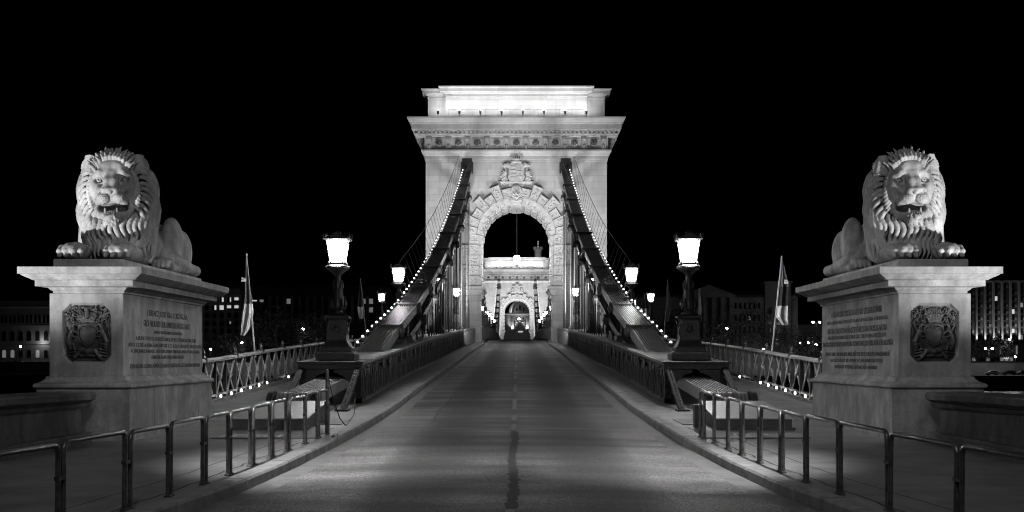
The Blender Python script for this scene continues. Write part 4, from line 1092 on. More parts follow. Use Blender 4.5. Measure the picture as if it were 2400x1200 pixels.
# ================================================================= lamps on the bridge
def bridge_lamp(glow):
    root = empty('bridge_lamp'); st = M['steeld']
    b = MB(); b.stack(-.5, .5, -.5, .5, [(.03, 0), (.03, .17), (0, .2), (0, .21), (-.08, .24), (-.08, .34), (-.12, .36)], cham=.0); b.build('plinth', st, root, bevel=.012)
    b = MB(); b.stack(-.3, .3, -.3, .3, [(.07, .36), (.05, .4), (.02, .46), (-.01, .52), (-.02, .56), (-.06, 1.08), (-.045, 1.1), (-.03, 1.12), (.02, 1.16), (.02, 1.2), (-.02, 1.22)]); b.build('die', st, root, bevel=.008)
    for k in range(4):
        p = MB(); R = Matrix.Rotation(k * PI / 2, 4, 'Z'); p.m = R
        for q in ((-.17, .17, .99, 1.02), (-.19, .19, .66, .69), (-.19, -.165, .692, .988), (.165, .19, .692, .988)): p.box(q[0], q[1], -.285, -.25, q[2], q[3])
        p.ell((0, -.265, .84), (.085, .03, .1), 12, 8); p.tube([(-.07, -.28, .93), (-.04, -.29, .96), (0, -.29, .94), (.04, -.29, .96), (.07, -.28, .93)], .014, 6)
        for q in (-1, 1): p.tube([(q * .09, -.27, .9), (q * .13, -.275, .84), (q * .08, -.275, .74)], [.01, .022, .01], 6)
        p.build('panel', M['steeld'], root, smooth=50)
        p = MB(); p.m = Matrix.Rotation(k * PI / 2 + PI / 4, 4, 'Z'); p.tube([(.36, 0, 1.22), (.44, 0, 1.2), (.43, 0, 1.1), (.385, 0, 1.0), (.39, 0, .9), (.40, 0, .7)], [.03, .04, .035, .02, .014, .012], 7); p.build('scroll_ear', st, root, smooth=50)
    b = MB(); b.lathe([(.2, 1.22), (.24, 1.25), (.2, 1.3), (.13, 1.33), (.12, 1.36), (.16, 1.4), (.19, 1.48), (.19, 1.56), (.17, 1.68), (.14, 1.85), (.105, 2.05), (.09, 2.1), (.085, 2.2), (.085, 2.33), (.1, 2.36), (.14, 2.4), (.22, 2.46), (.3, 2.51), (.33, 2.53), (.33, 2.56), (.3, 2.575)], n=16); b.build('post', st, root, smooth=40)
    b = MB()
    for i in range(8):
        t = 2 * PI * i / 8; c, s_ = math.cos(t), math.sin(t)
        b.tube([(c * .16, s_ * .16, 1.4), (c * .215, s_ * .215, 1.5), (c * .205, s_ * .205, 1.6), (c * .18, s_ * .18, 1.7)], [.03, .05, .045, .008], 6)
        b.tube([(c * .12, s_ * .12, 1.95), (c * .13, s_ * .13, 2.03), (c * .14, s_ * .14, 2.1), (c * .11, s_ * .11, 2.22)], [.03, .035, .03, .006], 6)
    b.build('post_leaves', st, root, smooth=60)
    b = MB()
    for i in range(28): t = 2 * PI * i / 28; b.ell((.325 * math.cos(t), .325 * math.sin(t), 2.575), (.022, .022, .02), 6, 4)
    b.stack(-.2, .2, -.2, .2, [(.06, 2.576), (.07, 2.6), (.02, 2.64), (.03, 2.68), (.03, 2.7)])
    for i in range(4):
        t = PI / 4 + PI / 2 * i; b.ell((.31 * math.cos(t), .31 * math.sin(t), 2.66), (.04, .04, .06), 8, 6)
    b.build('gallery', st, root, smooth=50)
    # lantern glass: tapering with narrow corner panes
    def ring(h, c, z, k=1.0): return [(-h + c, -h, z), (h - c, -h, z), (h, -h + c, z), (h, h - c, z), (h - c, h, z), (-h + c, h, z), (-h, h - c, z), (-h, -h + c, z)]
    b = MB(); b.loft([ring(.185, .03, 2.72), ring(.268, .045, 3.28)]); b.build('lantern_glass', glow, root)
    fr = MB(); A = ring(.193, .032, 2.7); Bq = ring(.28, .048, 3.3)
    for p, q in zip(A, Bq): fr.tube([p, q], .0125, 5)
    fr.build('lantern_frame', st, root)
    fr = MB()
    for k in range(4):
        fr.m = Matrix.Rotation(k * PI / 2, 4, 'Z')
        for i in range(5):
            x = -.18 + i * .09; fr.ell((x, -.282, 3.235), (.018, .012, .03), 6, 5)
            if i < 4: fr.tube([(x, -.285, 3.285), (x + .02, -.285, 3.25), (x + .045, -.285, 3.24), (x + .07, -.285, 3.25), (x + .09, -.285, 3.285)], .008, 5)
    fr.m = None; fr.build('lantern_fringe', st, root)
    b = MB(); b.stack(-.3, .3, -.3, .3, [(-.01, 3.29), (.03, 3.31), (.06, 3.34), (.07, 3.37), (.05, 3.38), (-.05, 3.4), (-.2, 3.5), (-.24, 3.56)], cham=.02); b.build('lantern_roof', st, root)
    for k in range(4):
        b = MB(); b.m = Matrix.Rotation(k * PI / 2, 4, 'Z')
        b.prism([(-.24, 3.37), (-.24, 3.4), (-.16, 3.43), (-.08, 3.5), (0, 3.53), (.08, 3.5), (.16, 3.43), (.24, 3.4), (.24, 3.37)], lambda x, z: (x, -.345, z), lambda x, z: (x, -.325, z))
        b.tube([(-.22, -.35, 3.4), (-.12, -.352, 3.46), (0, -.352, 3.51), (.12, -.352, 3.46), (.22, -.35, 3.4)], .012, 5)
        b.m = Matrix.Rotation(k * PI / 2 + PI / 4, 4, 'Z'); b.tube([(.47, 0, 3.36), (.5, 0, 3.42), (.485, 0, 3.5), (.46, 0, 3.53)], [.035, .04, .03, .008], 6)
        b.build('roof_crest', st, root, smooth=50)
    return root
def girder_top(y): return zr(y) + interp([(32, 1.22), (42, 1.24), (62, 1.46), (115, 1.56), (330, 1.6)], y)
L0 = bridge_lamp(M['glow']); lamps = []
def place_lamp(x, y, z, label, first=False, rz=0.0, sc=1.0):
    o = L0 if first else copy_tree(L0)
    o.location = (x, y, z); o.rotation_euler = (0, 0, rz); o.scale = (sc, sc, sc); o['label'] = label; o['category'] = 'lamp'; o['group'] = 'ornate lanterns along the bridge'
    if not (30 < y < 36):
        for c in kids(o):
            if c.name.startswith('lantern_glass'):
                c.data = c.data.copy(); c.data.materials[0] = M['glow2'] if y < 140 else M['glow3']
    lamps.append(o); return o
sd = {-1: 'left', 1: 'right'}
specs = []
for s in (-1, 1):
    specs.append((s * 4.88, 33.4, girder_top(33.4) + .02, 'large lit lantern nearest the camera on the end of the %s girder' % sd[s]))
    specs.append((s * 5.48, 56.5, girder_top(56.5), 'lit lantern on the outer edge of the %s girder, beside the rising chain' % sd[s]))
    specs.append((s * 4.82, 73.0, girder_top(73) + .02, 'lit lantern half hidden behind the %s chain' % sd[s]))
    specs.append((s * 4.85, 98.0, girder_top(98) + .02, 'lit lantern in front of the near tower, behind the %s hanger rods' % sd[s]))
    specs.append((s * 12.0, 107.0, zr(107) + 1.3, 'small lit lantern far out beside the near tower on the %s' % sd[s]))
    specs.append((s * 11.1, 114.5, zr(114) + .9, 'small lit lantern close to the outer side of the near tower on the %s' % sd[s]))
    for i, y in enumerate((160, 187, 203, 225, 243)):
        specs.append((s * 4.6, y, girder_top(y) + .05, '%s lit lantern on the %s girder beyond the near arch' % (('nearest', 'second', 'third', 'fourth', 'farthest')[i], sd[s])))
for i, sp in enumerate(specs): place_lamp(*sp, first=(i == 0), sc=(.85 if sp[1] > 140 else 1.0))
# the hanging lantern under the near arch
t = empty('hanging_lantern', (0.05, 122, 0), label='lit lantern hanging on a long rod from the crown of the near arch', category='lamp')
b = MB(); b.tube([(0, 0, 12.35), (0, 0, 17.0)], .025, 6); b.build('rod', M['steeld'], t)
b = MB(); b.lathe([(.15, 11.3), (.26, 11.45), (.32, 12.0), (.26, 12.15)], n=8); b.build('glass', M['glow'], t)
b = MB(); b.lathe([(.34, 12.152), (.28, 12.2), (.1, 12.3), (.03, 12.4)], n=8); b.lathe([(.03, 11.15), (.14, 11.22), (.15, 11.298)], n=8)
for k in range(4): a = PI / 2 * k + .4; b.tube([(.14 * math.cos(a), .14 * math.sin(a), 11.4), (.25 * math.cos(a), .25 * math.sin(a), 12.0)], .012, 4)
b.build('frame', M['steeld'], t)
# ================================================================= stiffening girders (box trusses beside the road)
GX0, GX1 = 4.05, 5.66
M['girt'] = simple('rusty_rough_iron', .06, .85, 0, var=.6, scale=16, bump=.8, bscale=30, spec=.2)
def near_girder(s):
    root = empty('bridge_girder', (0, 0, 0), label='riveted steel lattice girder with a flat top between the road and the %s footway' % sd[s], category='girder', group='riveted girders of the near span')
    st = M['steel']; y0, y1 = 31.9, 117.9
    ys = [y0] + [y0 + 2 + i * 4 for i in range(21)] + [y1]
    def rail(xa, xb, za, zb, nm, mat, f=lambda y: girder_top(y)):
        b = MB(); b.loft([[(s * xa, y, f(y) + za), (s * xb, y, f(y) + za), (s * xb, y, f(y) + zb), (s * xa, y, f(y) + zb)] for y in ys]); return b.build(nm, mat, root)
    rail(GX0 - .05, GX1 + .05, -.05, 0, 'top_plate', M['plate'])
    rail(GX0 - .07, GX0 + .28, .003, .022, 'top_flange', M['steell']); rail(GX1 - .28, GX1 + .07, .003, .022, 'top_flange', M['steell'])
    rail(GX0 + .02, GX0 + .16, .0225, .036, 'cover_strip', M['steell'])
    for xi, sg in ((GX0, 1), (GX1, -1)):
        rail(xi, xi + sg * .1, -.2, -.051, 'top_chord', st); b = MB(); b.loft([[(s * (xi - .02 * sg), y, zr(y) + .12), (s * (xi + .12 * sg), y, zr(y) + .12), (s * (xi + .12 * sg), y, zr(y) + .26), (s * (xi - .02 * sg), y, zr(y) + .26)] for y in ys]); b.build('bottom_chord', st, root)
    rr = random.Random(8)
    P = 1.9; k = 0; y = y0 + .15
    HB = lambda yy: -(girder_top(yy) - zr(yy)) + .24
    rv = MB()
    while y + P < y1:
        for xi, sg in ((GX0, -1), (GX1, 1)):
            b = MB(); f = lambda yy, h: (s * (xi), yy, girder_top(yy) + h)
            def fl(ya, ha, yb, hb, w_, off): 
                p = Vector((s * (xi + sg * off), ya, girder_top(ya) + ha)); q = Vector((s * (xi + sg * off), yb, girder_top(yb) + hb)); b.bar(p, q, .022, w_, (s, 0, 0)) if False else b.bar(p, q, w_, .022, (1, 0, 0))
            # inclined pair and a vertical, angle-iron look
            fl(y + .05, -.2, y + .52, HB(y), .11, .012); fl(y + .99, -.2, y + .56, HB(y), .11, .036)
            fl(y + 1.45, -.2, y + 1.45, HB(y), .1, .012); fl(y + 1.49, -.2, y + 1.49, HB(y), .02, .06)
            fl(y + 1.0, -.2, y + 1.4, HB(y), .07, -.06); fl(y + 1.9, -.2, y + 1.52, HB(y), .07, -.06)
            # gusset
            yy = y + 1.02
            b.add([(s * (xi + sg * e), yy + dy, girder_top(yy) + h) for e in (.048, .062) for dy, h in ((-.28, -.1), (.28, -.1), (.24, -.42), (-.24, -.34))], [(0, 1, 2, 3), (7, 6, 5, 4), (0, 4, 5, 1), (1, 5, 6, 2), (2, 6, 7, 3), (3, 7, 4, 0)])
            if k % 3 == 0:
                for j in range(3): b.box(s * (xi + sg * .063), s * (xi + sg * .12), yy - .4, yy - .14, girder_top(yy) - .2 - j * .09, girder_top(yy) - .165 - j * .09)
            b.build('truss_panel', st, root)
        y += P; k += 1
    # end portal: sloping end posts, cross beam, curved knees
    p = MB()
    for xi, sg in ((GX0 + .06, 1), (GX1 - .06, -1)):
        top = Vector((s * xi, 31.95, girder_top(32) - .08)); bot = Vector((s * xi, 29.0, zr(29) + .14))
        p.bar(top, bot, .13, .03); p.bar(top + V(s * .06, 0, -.04), bot + V(s * .06, 0, -.04), .02, .1); p.bar(top + V(-s * .06, 0, -.04), bot + V(-s * .06, 0, -.04), .02, .1)
        p.box(s * xi - .08, s * xi + .08, 31.9, 32.06, zr(32) + .1, girder_top(32) - .06)
        p.box(s * xi - .16, s * xi + .16, 28.8, 29.2, zr(29) + .13, zr(29) + .17)
    p.build('end_posts', M['girt'], root)
    p = MB(); gt = girder_top(31.9)
    p.box(s * (GX0 - .05), s * (GX1 + .05), 31.78, 31.9, gt - .17, gt - .03); p.box(s * (GX0 - .09), s * (GX1 + .09), 31.7, 31.9, gt - .03, gt + .02)
    p.build('end_beam', M['steeld'], root)
    for xi, sg in ((GX0 + .16, 1), (GX1 - .16, -1)):
        p = MB(); pts = [(0, 0), (.55, 0)] + [(.55 - .45 * math.sin(a), -.55 + .45 * math.cos(a)) for a in [PI / 2 * i / 6 for i in range(7)]] + [(0, -.62)]
        p.prism([(u, v) for u, v in pts], lambda u, v: (s * (xi + sg * u), 31.86, gt - .175 + v), lambda u, v: (s * (xi + sg * u), 31.9, gt - .175 + v)); p.build('knee_plate', M['steeld'], root)
    # rivets along the near part of the chords
    rv = MB()
    for i in range(110):
        yy = y0 + .1 + i * .3
        rv.ell((s * (GX0 - .002), yy, girder_top(yy) - .12), (.016, .022, .022), 6, 4)
    for i in range(15): rv.ell((s * (GX0 + .06), lerp(31.9, 29.1, i / 14) - .01, lerp(girder_top(32) - .1, zr(29) + .2, i / 14) + .03), (.02, .02, .02), 6, 4)
    rv.build('rivets', st, root, kind='stuff')
    return root
NG = [near_girder(s) for s in (-1, 1)]
for s in (-1, 1):
    root = empty('bridge_girder', (0, 0, 0), label='dark solid-sided girder on the %s of the main span, seen through the near arch' % sd[s], category='girder', group='girders of the main span')
    ys = [126.1 + i * 4.43 for i in range(45)]; ys = [y for y in ys if y < 320.5] + [320.8]
    hump = girder_top
    b = MB(); b.loft([[(s * 3.87, y, hump(y) - 1.6), (s * 3.97, y, hump(y) - 1.6), (s * 3.97, y, hump(y)), (s * 3.87, y, hump(y))] for y in ys]); b.build('web', M['steeld'], root)
    b = MB(); b.loft([[(s * 3.8, y, hump(y) + .001), (s * 5.3, y, hump(y) + .001), (s * 5.3, y, hump(y) + .06), (s * 3.8, y, hump(y) + .05)] for y in ys]); b.build('top_plate', M['steell'], root)
    b = MB(); b.loft([[(s * 5.15, y, hump(y) - 1.1), (s * 5.25, y, hump(y) - 1.1), (s * 5.25, y, hump(y)), (s * 5.15, y, hump(y))] for y in ys]); b.build('outer_web', M['steeld'], root)
    b = MB()
    for i in range(96):
        y = 127 + i * 2
        b.box(s * 3.82, s * 3.869, y, y + .1, hump(y) - 1.5, hump(y) - .06)
    b.build('stiffeners', M['steeld'], root)
# ================================================================= suspension chains
CX = 4.83
UJ = [(26.6, .82), (33.2, 1.2), (39.6, 1.78), (46.0, 2.85), (54.3, 4.05), (61.7, 5.37), (69.3, 6.9), (77.4, 8.66), (85.1, 10.5), (93.9, 12.85), (102, 15.1), (110, 17.5), (117.6, 20.0)]
def cz(y): return interp(UJ, y)
LOFF = interp
def lz(y): return cz(y) - interp([(40, .75), (50, .95), (80, 1.25), (118, 1.9)], y)
LJ = [(y, lz(y)) for y in (43.0, 50.0, 57.8, 65.4, 73.2, 81.1, 89.4, 97.8, 106, 114, 117.7)]
NPL = 9; CW = .78
def link(s, p, q, nm, root, hgt=.3, wide=CW, npl=NPL, cx=CX):
    b = MB(); d = (Vector((0, q[0], q[1])) - Vector((0, p[0], p[1]))).normalized()
    for i in range(npl):
        x = s * (cx - wide / 2 + wide * (i + .5) / npl)
        b.bar((x, p[0], p[1]), (x, q[0], q[1]), .032, hgt)
    return b.build(nm, M['barlink'] if q[0] < 56 else M['steel'], root)  # near links get the paler steel with lamplight in its colour
def outer_plate(s, p, q, root):
    b = MB()
    for sg in (-1, 1):
        x = s * CX + sg * (CW / 2 + .02); b.bar((x, p[0], p[1]), (x, q[0], q[1]), .03, .36)
    return b.build('cheek_plate', M['steell'], root)
def joint(s, p, d, root, w_=CW + .12, h=.27, disc=True):
    R = Matrix.Rotation(math.atan2(d[1], d[0]), 4, 'X')
    b = MB(); b.m = Matrix.Translation((s * CX, p[0], p[1])) @ R
    pts = [(-.27, -.16), (-.27, .1), (-.2, .19), (-.08, .235), (.08, .235), (.2, .19), (.27, .1), (.27, -.16)]
    b.prism(pts, lambda u, v: (-w_ / 2, u, v), lambda u, v: (w_ / 2, u, v))
    b.build('joint_cap', M['steel'], root)
    if disc:
        for sg in (-1, 1):
            b = MB(); b.m = Matrix.Translation((s * CX + sg * w_ / 2, p[0], p[1])) @ R @ Matrix.Rotation(sg * PI / 2, 4, 'Y')
            b.lathe([(.27, .0), (.27, .1), (.24, .13), (.1, .14), (.08, .18), (.0, .19)], n=18); b.build('pin_disc', M['steel'], root, smooth=35)
def chain(s):
    root = empty('suspension_chain', (0, 0, 0), label='steel eyebar chain climbing from the %s anchorage to the near tower, lined with small bulbs' % sd[s], category='chain', group='eyebar chains of the near span')
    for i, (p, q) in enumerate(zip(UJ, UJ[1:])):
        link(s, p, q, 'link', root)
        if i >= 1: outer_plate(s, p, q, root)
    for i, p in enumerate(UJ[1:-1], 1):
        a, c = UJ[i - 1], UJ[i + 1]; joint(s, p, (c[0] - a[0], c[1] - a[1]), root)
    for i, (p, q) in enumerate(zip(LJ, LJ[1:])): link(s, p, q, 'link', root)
    for i, p in enumerate(LJ[1:-1], 1):
        a, c = LJ[i - 1], LJ[i + 1]; joint(s, p, (c[0] - a[0], c[1] - a[1]), root)
    # inspection handrail on the outer side
    b = MB(); hx = lambda y: s * interp([(58, 5.95), (118, 5.55)], y); hz = lambda y: cz(y) + interp([(58, 1.25), (64, 1.45), (118, 1.9)], y)
    hy = [58 + i * 2 for i in range(30)]
    b.tube([(hx(y), y, hz(y)) for y in hy], .02, 6); b.build('handrail', M['steell'], root)
    b = MB()
    for y in hy[::1]: b.tube([(s * 5.4, y, cz(y) + .1), (hx(y), y, hz(y))], .013, 5)
    b.build('handrail_posts', M['steel'], root)
    b = MB(); b.tube([(s * lerp(5.1, 4.6, t_), lerp(61, 117.5, t_), cz(lerp(61, 117.5, t_)) + .3 + 1.0 * math.sin(PI * t_) * (1 if 1 else 0) + .5 * t_) for t_ in [i / 20 for i in range(21)]], .02, 5); b.build('guy_wire', M['steell'], root)
    # bulbs
    y = 42.3; proto = None
    cable = []
    while y < 117.8:
        x = s * interp([(42, 5.52), (75, 5.38), (118, 5.2)], y); z = cz(y) + interp([(42, .12), (50, .1), (118, .35)], y)
        r = interp([(42, .05), (118, .056)], y)
        if proto is None:
            b = MB(); b.ell((0, 0, 0), (1, 1, 1.15), 10, 7); o = proto = b.build('bulb', M['bulb'], root, smooth=1)
        else: o = proto.copy(); C.objects.link(o)
        o.location = (x, y, z); o.scale = (r, r, r); cable.append((x, y, z - r * 1.1)); y += 1.38
    b = MB(); b.tube(cable, .02, 5)
    for x, yy, z in cable: b.lathe([(.03, -.02), (.045, .01), (.05, .05)], (x, yy, z), 6)
    b.build('bulb_cable', M['steeld'], root)
    b = MB()
    for x, yy, z in cable:
        b.tube([(x, yy, z + .02), (s * (CX + CW / 2), yy + .1, cz(yy + .1) + .1)], .018, 4)
        b.tube([(x - s * .02, yy + .7, z - .04), (s * (CX + CW / 2), yy + .8, cz(yy + .8) - .02)], .014, 4)
    b.build('bulb_brackets', M['steell'], root)
    return root
def onum(i):
    w = ['first', 'second', 'third', 'fourth', 'fifth', 'sixth', 'seventh', 'eighth', 'ninth', 'tenth', 'eleventh', 'twelfth', 'thirteenth', 'fourteenth', 'fifteenth', 'sixteenth', 'seventeenth', 'eighteenth', 'nineteenth']
    if i < 19: return w[i]
    return ('twentieth' if i == 19 else 'twenty-' + w[i - 20]) if i < 29 else ('thirtieth' if i == 29 else 'thirty-' + w[i - 30])
CH = [chain(s) for s in (-1, 1)]
for s in (-1, 1):
    pr = {}
    js = [y for y, z in UJ if 50 < y < 117] + [y for y, z in LJ if 48 < y < 117]
    js = sorted(js)
    mids = [(a + c) / 2 for a, c in zip(js, js[1:]) if a > 60]
    for i, y in enumerate(js + mids):
        t = empty('hanger_rod', (s * CX, y, 0), label='%s pair of hanger rods under the %s chain, counting from the camera' % (onum(sorted(js + mids).index(y)), sd[s]), category='rod', group='hanger rods of the %s near chain' % sd[s])
        top = (lz(y) if i % 2 else cz(y)) - .05
        for xx in (-.4, .4):
            b = MB(); b.tube([(s * xx, 0, girder_top(y)), (s * xx, 0, top)], .036 if y < 75 else .03, 7); b.build('rod', M['steeld'] if i % 4 else M['steell'], t, smooth=1)
# chains beyond: main span, both ends
def mz(y):
    m = 219.5; return 6.1 + (20.0 - 6.1) * ((y - m) / (m - 126)) ** 2
for s in (-1, 1):
    for half, (ya, yb) in enumerate(((126.2, 219.5), (219.5, 320.6))):
        root = empty('suspension_chain', (0, 0, 0), label='%s half of the %s main-span chain beyond the near arch' % (('near', 'far')[half], sd[s]), category='chain', group='chains of the main span')
        n = 13; pt = [(lerp(ya, yb, i / n), mz(lerp(ya, yb, i / n))) for i in range(n + 1)]
        for p, q in zip(pt, pt[1:]): link(s, p, q, 'link', root, .5, CW, 5)
        for i, p in enumerate(pt[1:-1], 1):
            joint(s, p, (pt[i + 1][0] - pt[i - 1][0], pt[i + 1][1] - pt[i - 1][1]), root, disc=False)
        proto = None
        for i in range(58 if half else 0):
            y = lerp(ya, yb, (i + .5) / 58)
            if proto is None: b = MB(); b.ell((0, 0, 0), (.085, .085, .09), 8, 5); o = proto = b.build('bulb', M['bulb'], root, smooth=1)
            else: o = proto.copy(); C.objects.link(o)
            o.location = (s * 5.35, y, mz(y) + .45); o.scale = (.6,) * 3
        b = MB()
        for i in range(24):
            y = lerp(ya + 3, yb - 3, i / 23)
            for xx in (-.4, .4): b.tube([(s * CX + xx, y, girder_top(y)), (s * CX + xx, y, mz(y))], .035, 5)
        b.build('hangers', M['steell'], root)
# ================================================================= anchorage boxes, saddles
for s in (-1, 1):
    root = empty('chain_anchorage', (s * CX, 25, 0), label='steel anchorage with a sloping lid where the %s chain enters the pavement' % sd[s], category='anchorage', group='chain anchorages in the pavement')
    z = zr(24.5) + .13; st = M['steeld']
    a, c = (-.82 * 1, .84) if s < 0 else (-.84, .82)
    b = MB()
    pts0 = [(a, 23.3, z - .02), (c, 23.3, z - .02), (c, 23.3, z + .2), (a, 23.3, z + .2)]
    xo, xi = (s * .12, s * .78)
    lo, hi = min(-s * .86, s * .62), max(-s * .86, s * .62)
    b.loft([[(lo, 23.3 - 25, z - .02), (hi, 23.3 - 25, z - .02), (hi, 23.3 - 25, z + .19), (lo, 23.3 - 25, z + .19)],
            [(lo + .08, 26.0 - 25, z - .02), (hi - .03, 26.0 - 25, z - .02), (hi - .03, 26.0 - 25, z + .44), (lo + .08, 26.0 - 25, z + .44)]])
    b.build('box', st, root, bevel=.012)
    b = MB(); b.loft([[(lo - .02, 23.27 - 25, z + .192), (hi + .02, 23.27 - 25, z + .192), (hi + .02, 23.27 - 25, z + .21), (lo - .02, 23.27 - 25, z + .21)],
                      [(lo + .06, 25.95 - 25, z + .437), (hi - .01, 25.95 - 25, z + .437), (hi - .01, 25.95 - 25, z + .455), (lo + .06, 25.95 - 25, z + .455)]]); b.build('lid', M['plate'], root)
    b = MB(); b.box(lo - .04, hi + .04, 23.2 - 25, 23.3 - 25, z - .02, z + .03); b.build('foot_flange', st, root)
    # ribbed saddle: fan of eyebar heads
    for i in range(NPL):
        x = -CW / 2 + CW * (i + .5) / NPL
        b = MB(); b.m = Matrix.Translation((x - .027, 26.65 - 25, .79)) @ Matrix.Rotation(PI / 2, 4, 'Y'); b.lathe([(.23, 0), (.25, .012), (.25, .044), (.23, .056)], n=22); b.build('eyebar_head', M['steell'], root, smooth=35)
    for q in (-1, 1):
        b = MB(); pts = [(-.42, -.36), (-.42, .05)] + [(-.42 + .42 - .42 * math.cos(t_), .02 + .26 * math.sin(t_)) for t_ in [PI * i / 10 for i in range(11)]] + [(.42, -.36)]
        x0 = q * (CW / 2 + .04); x1 = q * (CW / 2 + .16)
        b.prism(pts, lambda u, v: (x0, 26.65 - 25 + u, .79 + v), lambda u, v: (x1, 26.65 - 25 + u, .79 + v)); b.build('side_plate', st, root, bevel=.012)
        b = MB(); b.box(q * (CW / 2 + .161), q * (CW / 2 + .3), 26.2 - 25, 27.2 - 25, zr(26.6) + .1, .76); b.build('buttress', st, root, bevel=.02)
    b = MB(); b.box(-CW / 2 - .02, CW / 2 + .02, 26.3 - 25, 26.42 - 25, zr(26) + .1, .62); b.build('front_plate', st, root)
# flat access plates on the pavement beside the kerb, near the anchorages
for s in (-1, 1):
    for k, (x0, x1, y0, y1, nm) in enumerate(((3.5, 3.95, 24.6, 26.2, 'beside the anchorage'), (3.5, 4.1, 21.4, 23.0, 'in front of the anchorage'))):
        y0_, y1_ = y0, y1; b = MB()
        b.loft([[(s * x0, y, zr(y) + .137), (s * x1, y, zr(y) + .137), (s * x1, y, zr(y) + .15), (s * x0, y, zr(y) + .15)] for y in (y0, (y0 + y1) / 2, y1)])
        b.build('access_plate', M['gutter'], bevel=.003, label='flat metal access plate %s on the %s pavement' % (nm, sd[s]), category='cover plate')
# ================================================================= outer railings with lattice panels
for s in (-1, 1):
    root = empty('footway_railing', (s * 8.05, 28, 0), label='lattice iron railing along the outer edge of the %s footway' % sd[s], category='railing', group='lattice railings of the footways')
    X = s * 8.05
    zb = lambda y: zr(y) + .235
    RX = lambda y: 0.0
    ys = [27.2 + i * 1.9 for i in range(48)]
    b = MB()
    b.loft([[(-.09, y - 28, zb(y) + 1.0), (.09, y - 28, zb(y) + 1.0), (.1, y - 28, zb(y) + 1.05), (.05, y - 28, zb(y) + 1.1), (-.05, y - 28, zb(y) + 1.1), (-.1, y - 28, zb(y) + 1.05)] for y in ys]); b.build('top_rail', M['steell'], root)
    b = MB(); b.loft([[(-.04, y - 28, zb(y) + .06), (.04, y - 28, zb(y) + .06), (.04, y - 28, zb(y) + .12), (-.04, y - 28, zb(y) + .12)] for y in ys]); b.build('bottom_rail', M['steel'], root)
    P = 1.167; n = 0; y = 27.7; pan = None; post = None
    while y + P < 116:
        sl = (zr(y + P) - zr(y)) / P
        # one panel: two broad boards crossing as an X with a narrow mullion
        b = MB()
        zf = lambda yy: zb(yy)
        def slat(ya, ha, yb, hb, w_, off, th=.022): b.bar((off, ya - 28, zf(ya) + ha), (off, yb - 28, zf(yb) + hb), w_, th, (1, 0, 0))
        slat(y + .13, .1, y + P - .13, 1.02, .1, .02); slat(y + P - .13, .1, y + .13, 1.02, .1, -.02)
        slat(y + .1, .1, y + .1, 1.02, .2, .0)
        yy = y + P / 2; b.m = Matrix.Translation((0, yy - 28, zf(yy) + .56)) @ Matrix.Rotation(PI / 2, 4, 'Y'); b.lathe([(.07, -.05), (.085, -.03), (.085, .03), (.07, .05)], n=10); b.m = None
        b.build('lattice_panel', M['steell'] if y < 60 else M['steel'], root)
        b = MB(); b.box(-.05, .05, y - 28 - .05, y - 28 + .05, zf(y) - .03, zf(y) + 1.02)
        if n % 3 == 0:
            b.lathe([(.06, 1.1), (.075, 1.13), (.05, 1.17), (.065, 1.22), (.06, 1.26), (.02, 1.33), (.0, 1.36)], (0, y - 28, zf(y)), 8); b.box(-.11, .11, y - 28 - .06, y - 28 + .06, zf(y) + .985, zf(y) + 1.115)
        b.build('post', M['steel'], root)
        y += P; n += 1
    proto = None
    for i in range(34):
        y = 32.5 + i * 1.2
        if i > 5 and i % 4: continue
        sp = empty('spotlight', (-s * .14, y - 28, zb(y) + .02)); sp.parent = root
        b = MB(); b.ell((0, 0, .035), (.03, .035, .045), 8, 6); b.build('lit_face', M['rim'], sp, smooth=1)
        b = MB(); b.box(-.05, .05, -.045, .045, -.04, -.002); b.build('bracket', M['steeld'], sp)
# tower platform railing (outer footway around the tower)
for s in (-1, 1):
    b = MB(); path = [(8.1, 101), (10, 103.5), (12.4, 106), (12.4, 130)]
    pts = [(s * x, y, zr(y) + 1.25) for x, y in path]; b.tube(pts, .05, 6)
    for (xa, ya), (xb, yb) in zip(path, path[1:]):
        n = int(math.hypot(xb - xa, yb - ya) / .5)
        for i in range(n): x, y = lerp(xa, xb, i / n), lerp(ya, yb, i / n); b.box(s * x - .05, s * x + .05, y - .03, y + .03, zr(y) + .14, zr(y) + 1.24)
    b.build('platform_railing', M['steel'], label='railing bending out around the near tower on the %s' % sd[s], category='railing')
# ================================================================= tubular hoop barriers
def hoopx(y): return interp([(8, 4.55), (11.2, 4.13), (12.6, 3.98), (13.8, 3.86), (15.6, 3.7), (18, 3.6), (22.4, 3.4)], y)
def solve(px, s):
    best = None
    for i in range(900):
        d = 8.5 + i * .02; x = s * hoopx(d); p = 1213 + (x - .12) * FPX / d
        if best is None or abs(p - px) < best[0]: best = (abs(p - px), d, x)
    return best[1], best[2]
left_h = [(-150, 135), (148, 292), (305, 393), (400, 475), (482, 534), (540, 586), (595, 632), (640, 671), (678, 713), (717, 743), (748, 768)]
right_h = [(1641, 1650), (1651, 1673), (1675, 1705), (1708, 1737), (1741, 1778), (1783, 1828), (1835, 1887), (1892, 1965), (1971, 2080), (2086, 2240), (2252, 2440)]
ordn = ['nearest', 'second', 'third', 'fourth', 'fifth', 'sixth', 'seventh', 'eighth', 'ninth', 'tenth', 'farthest']
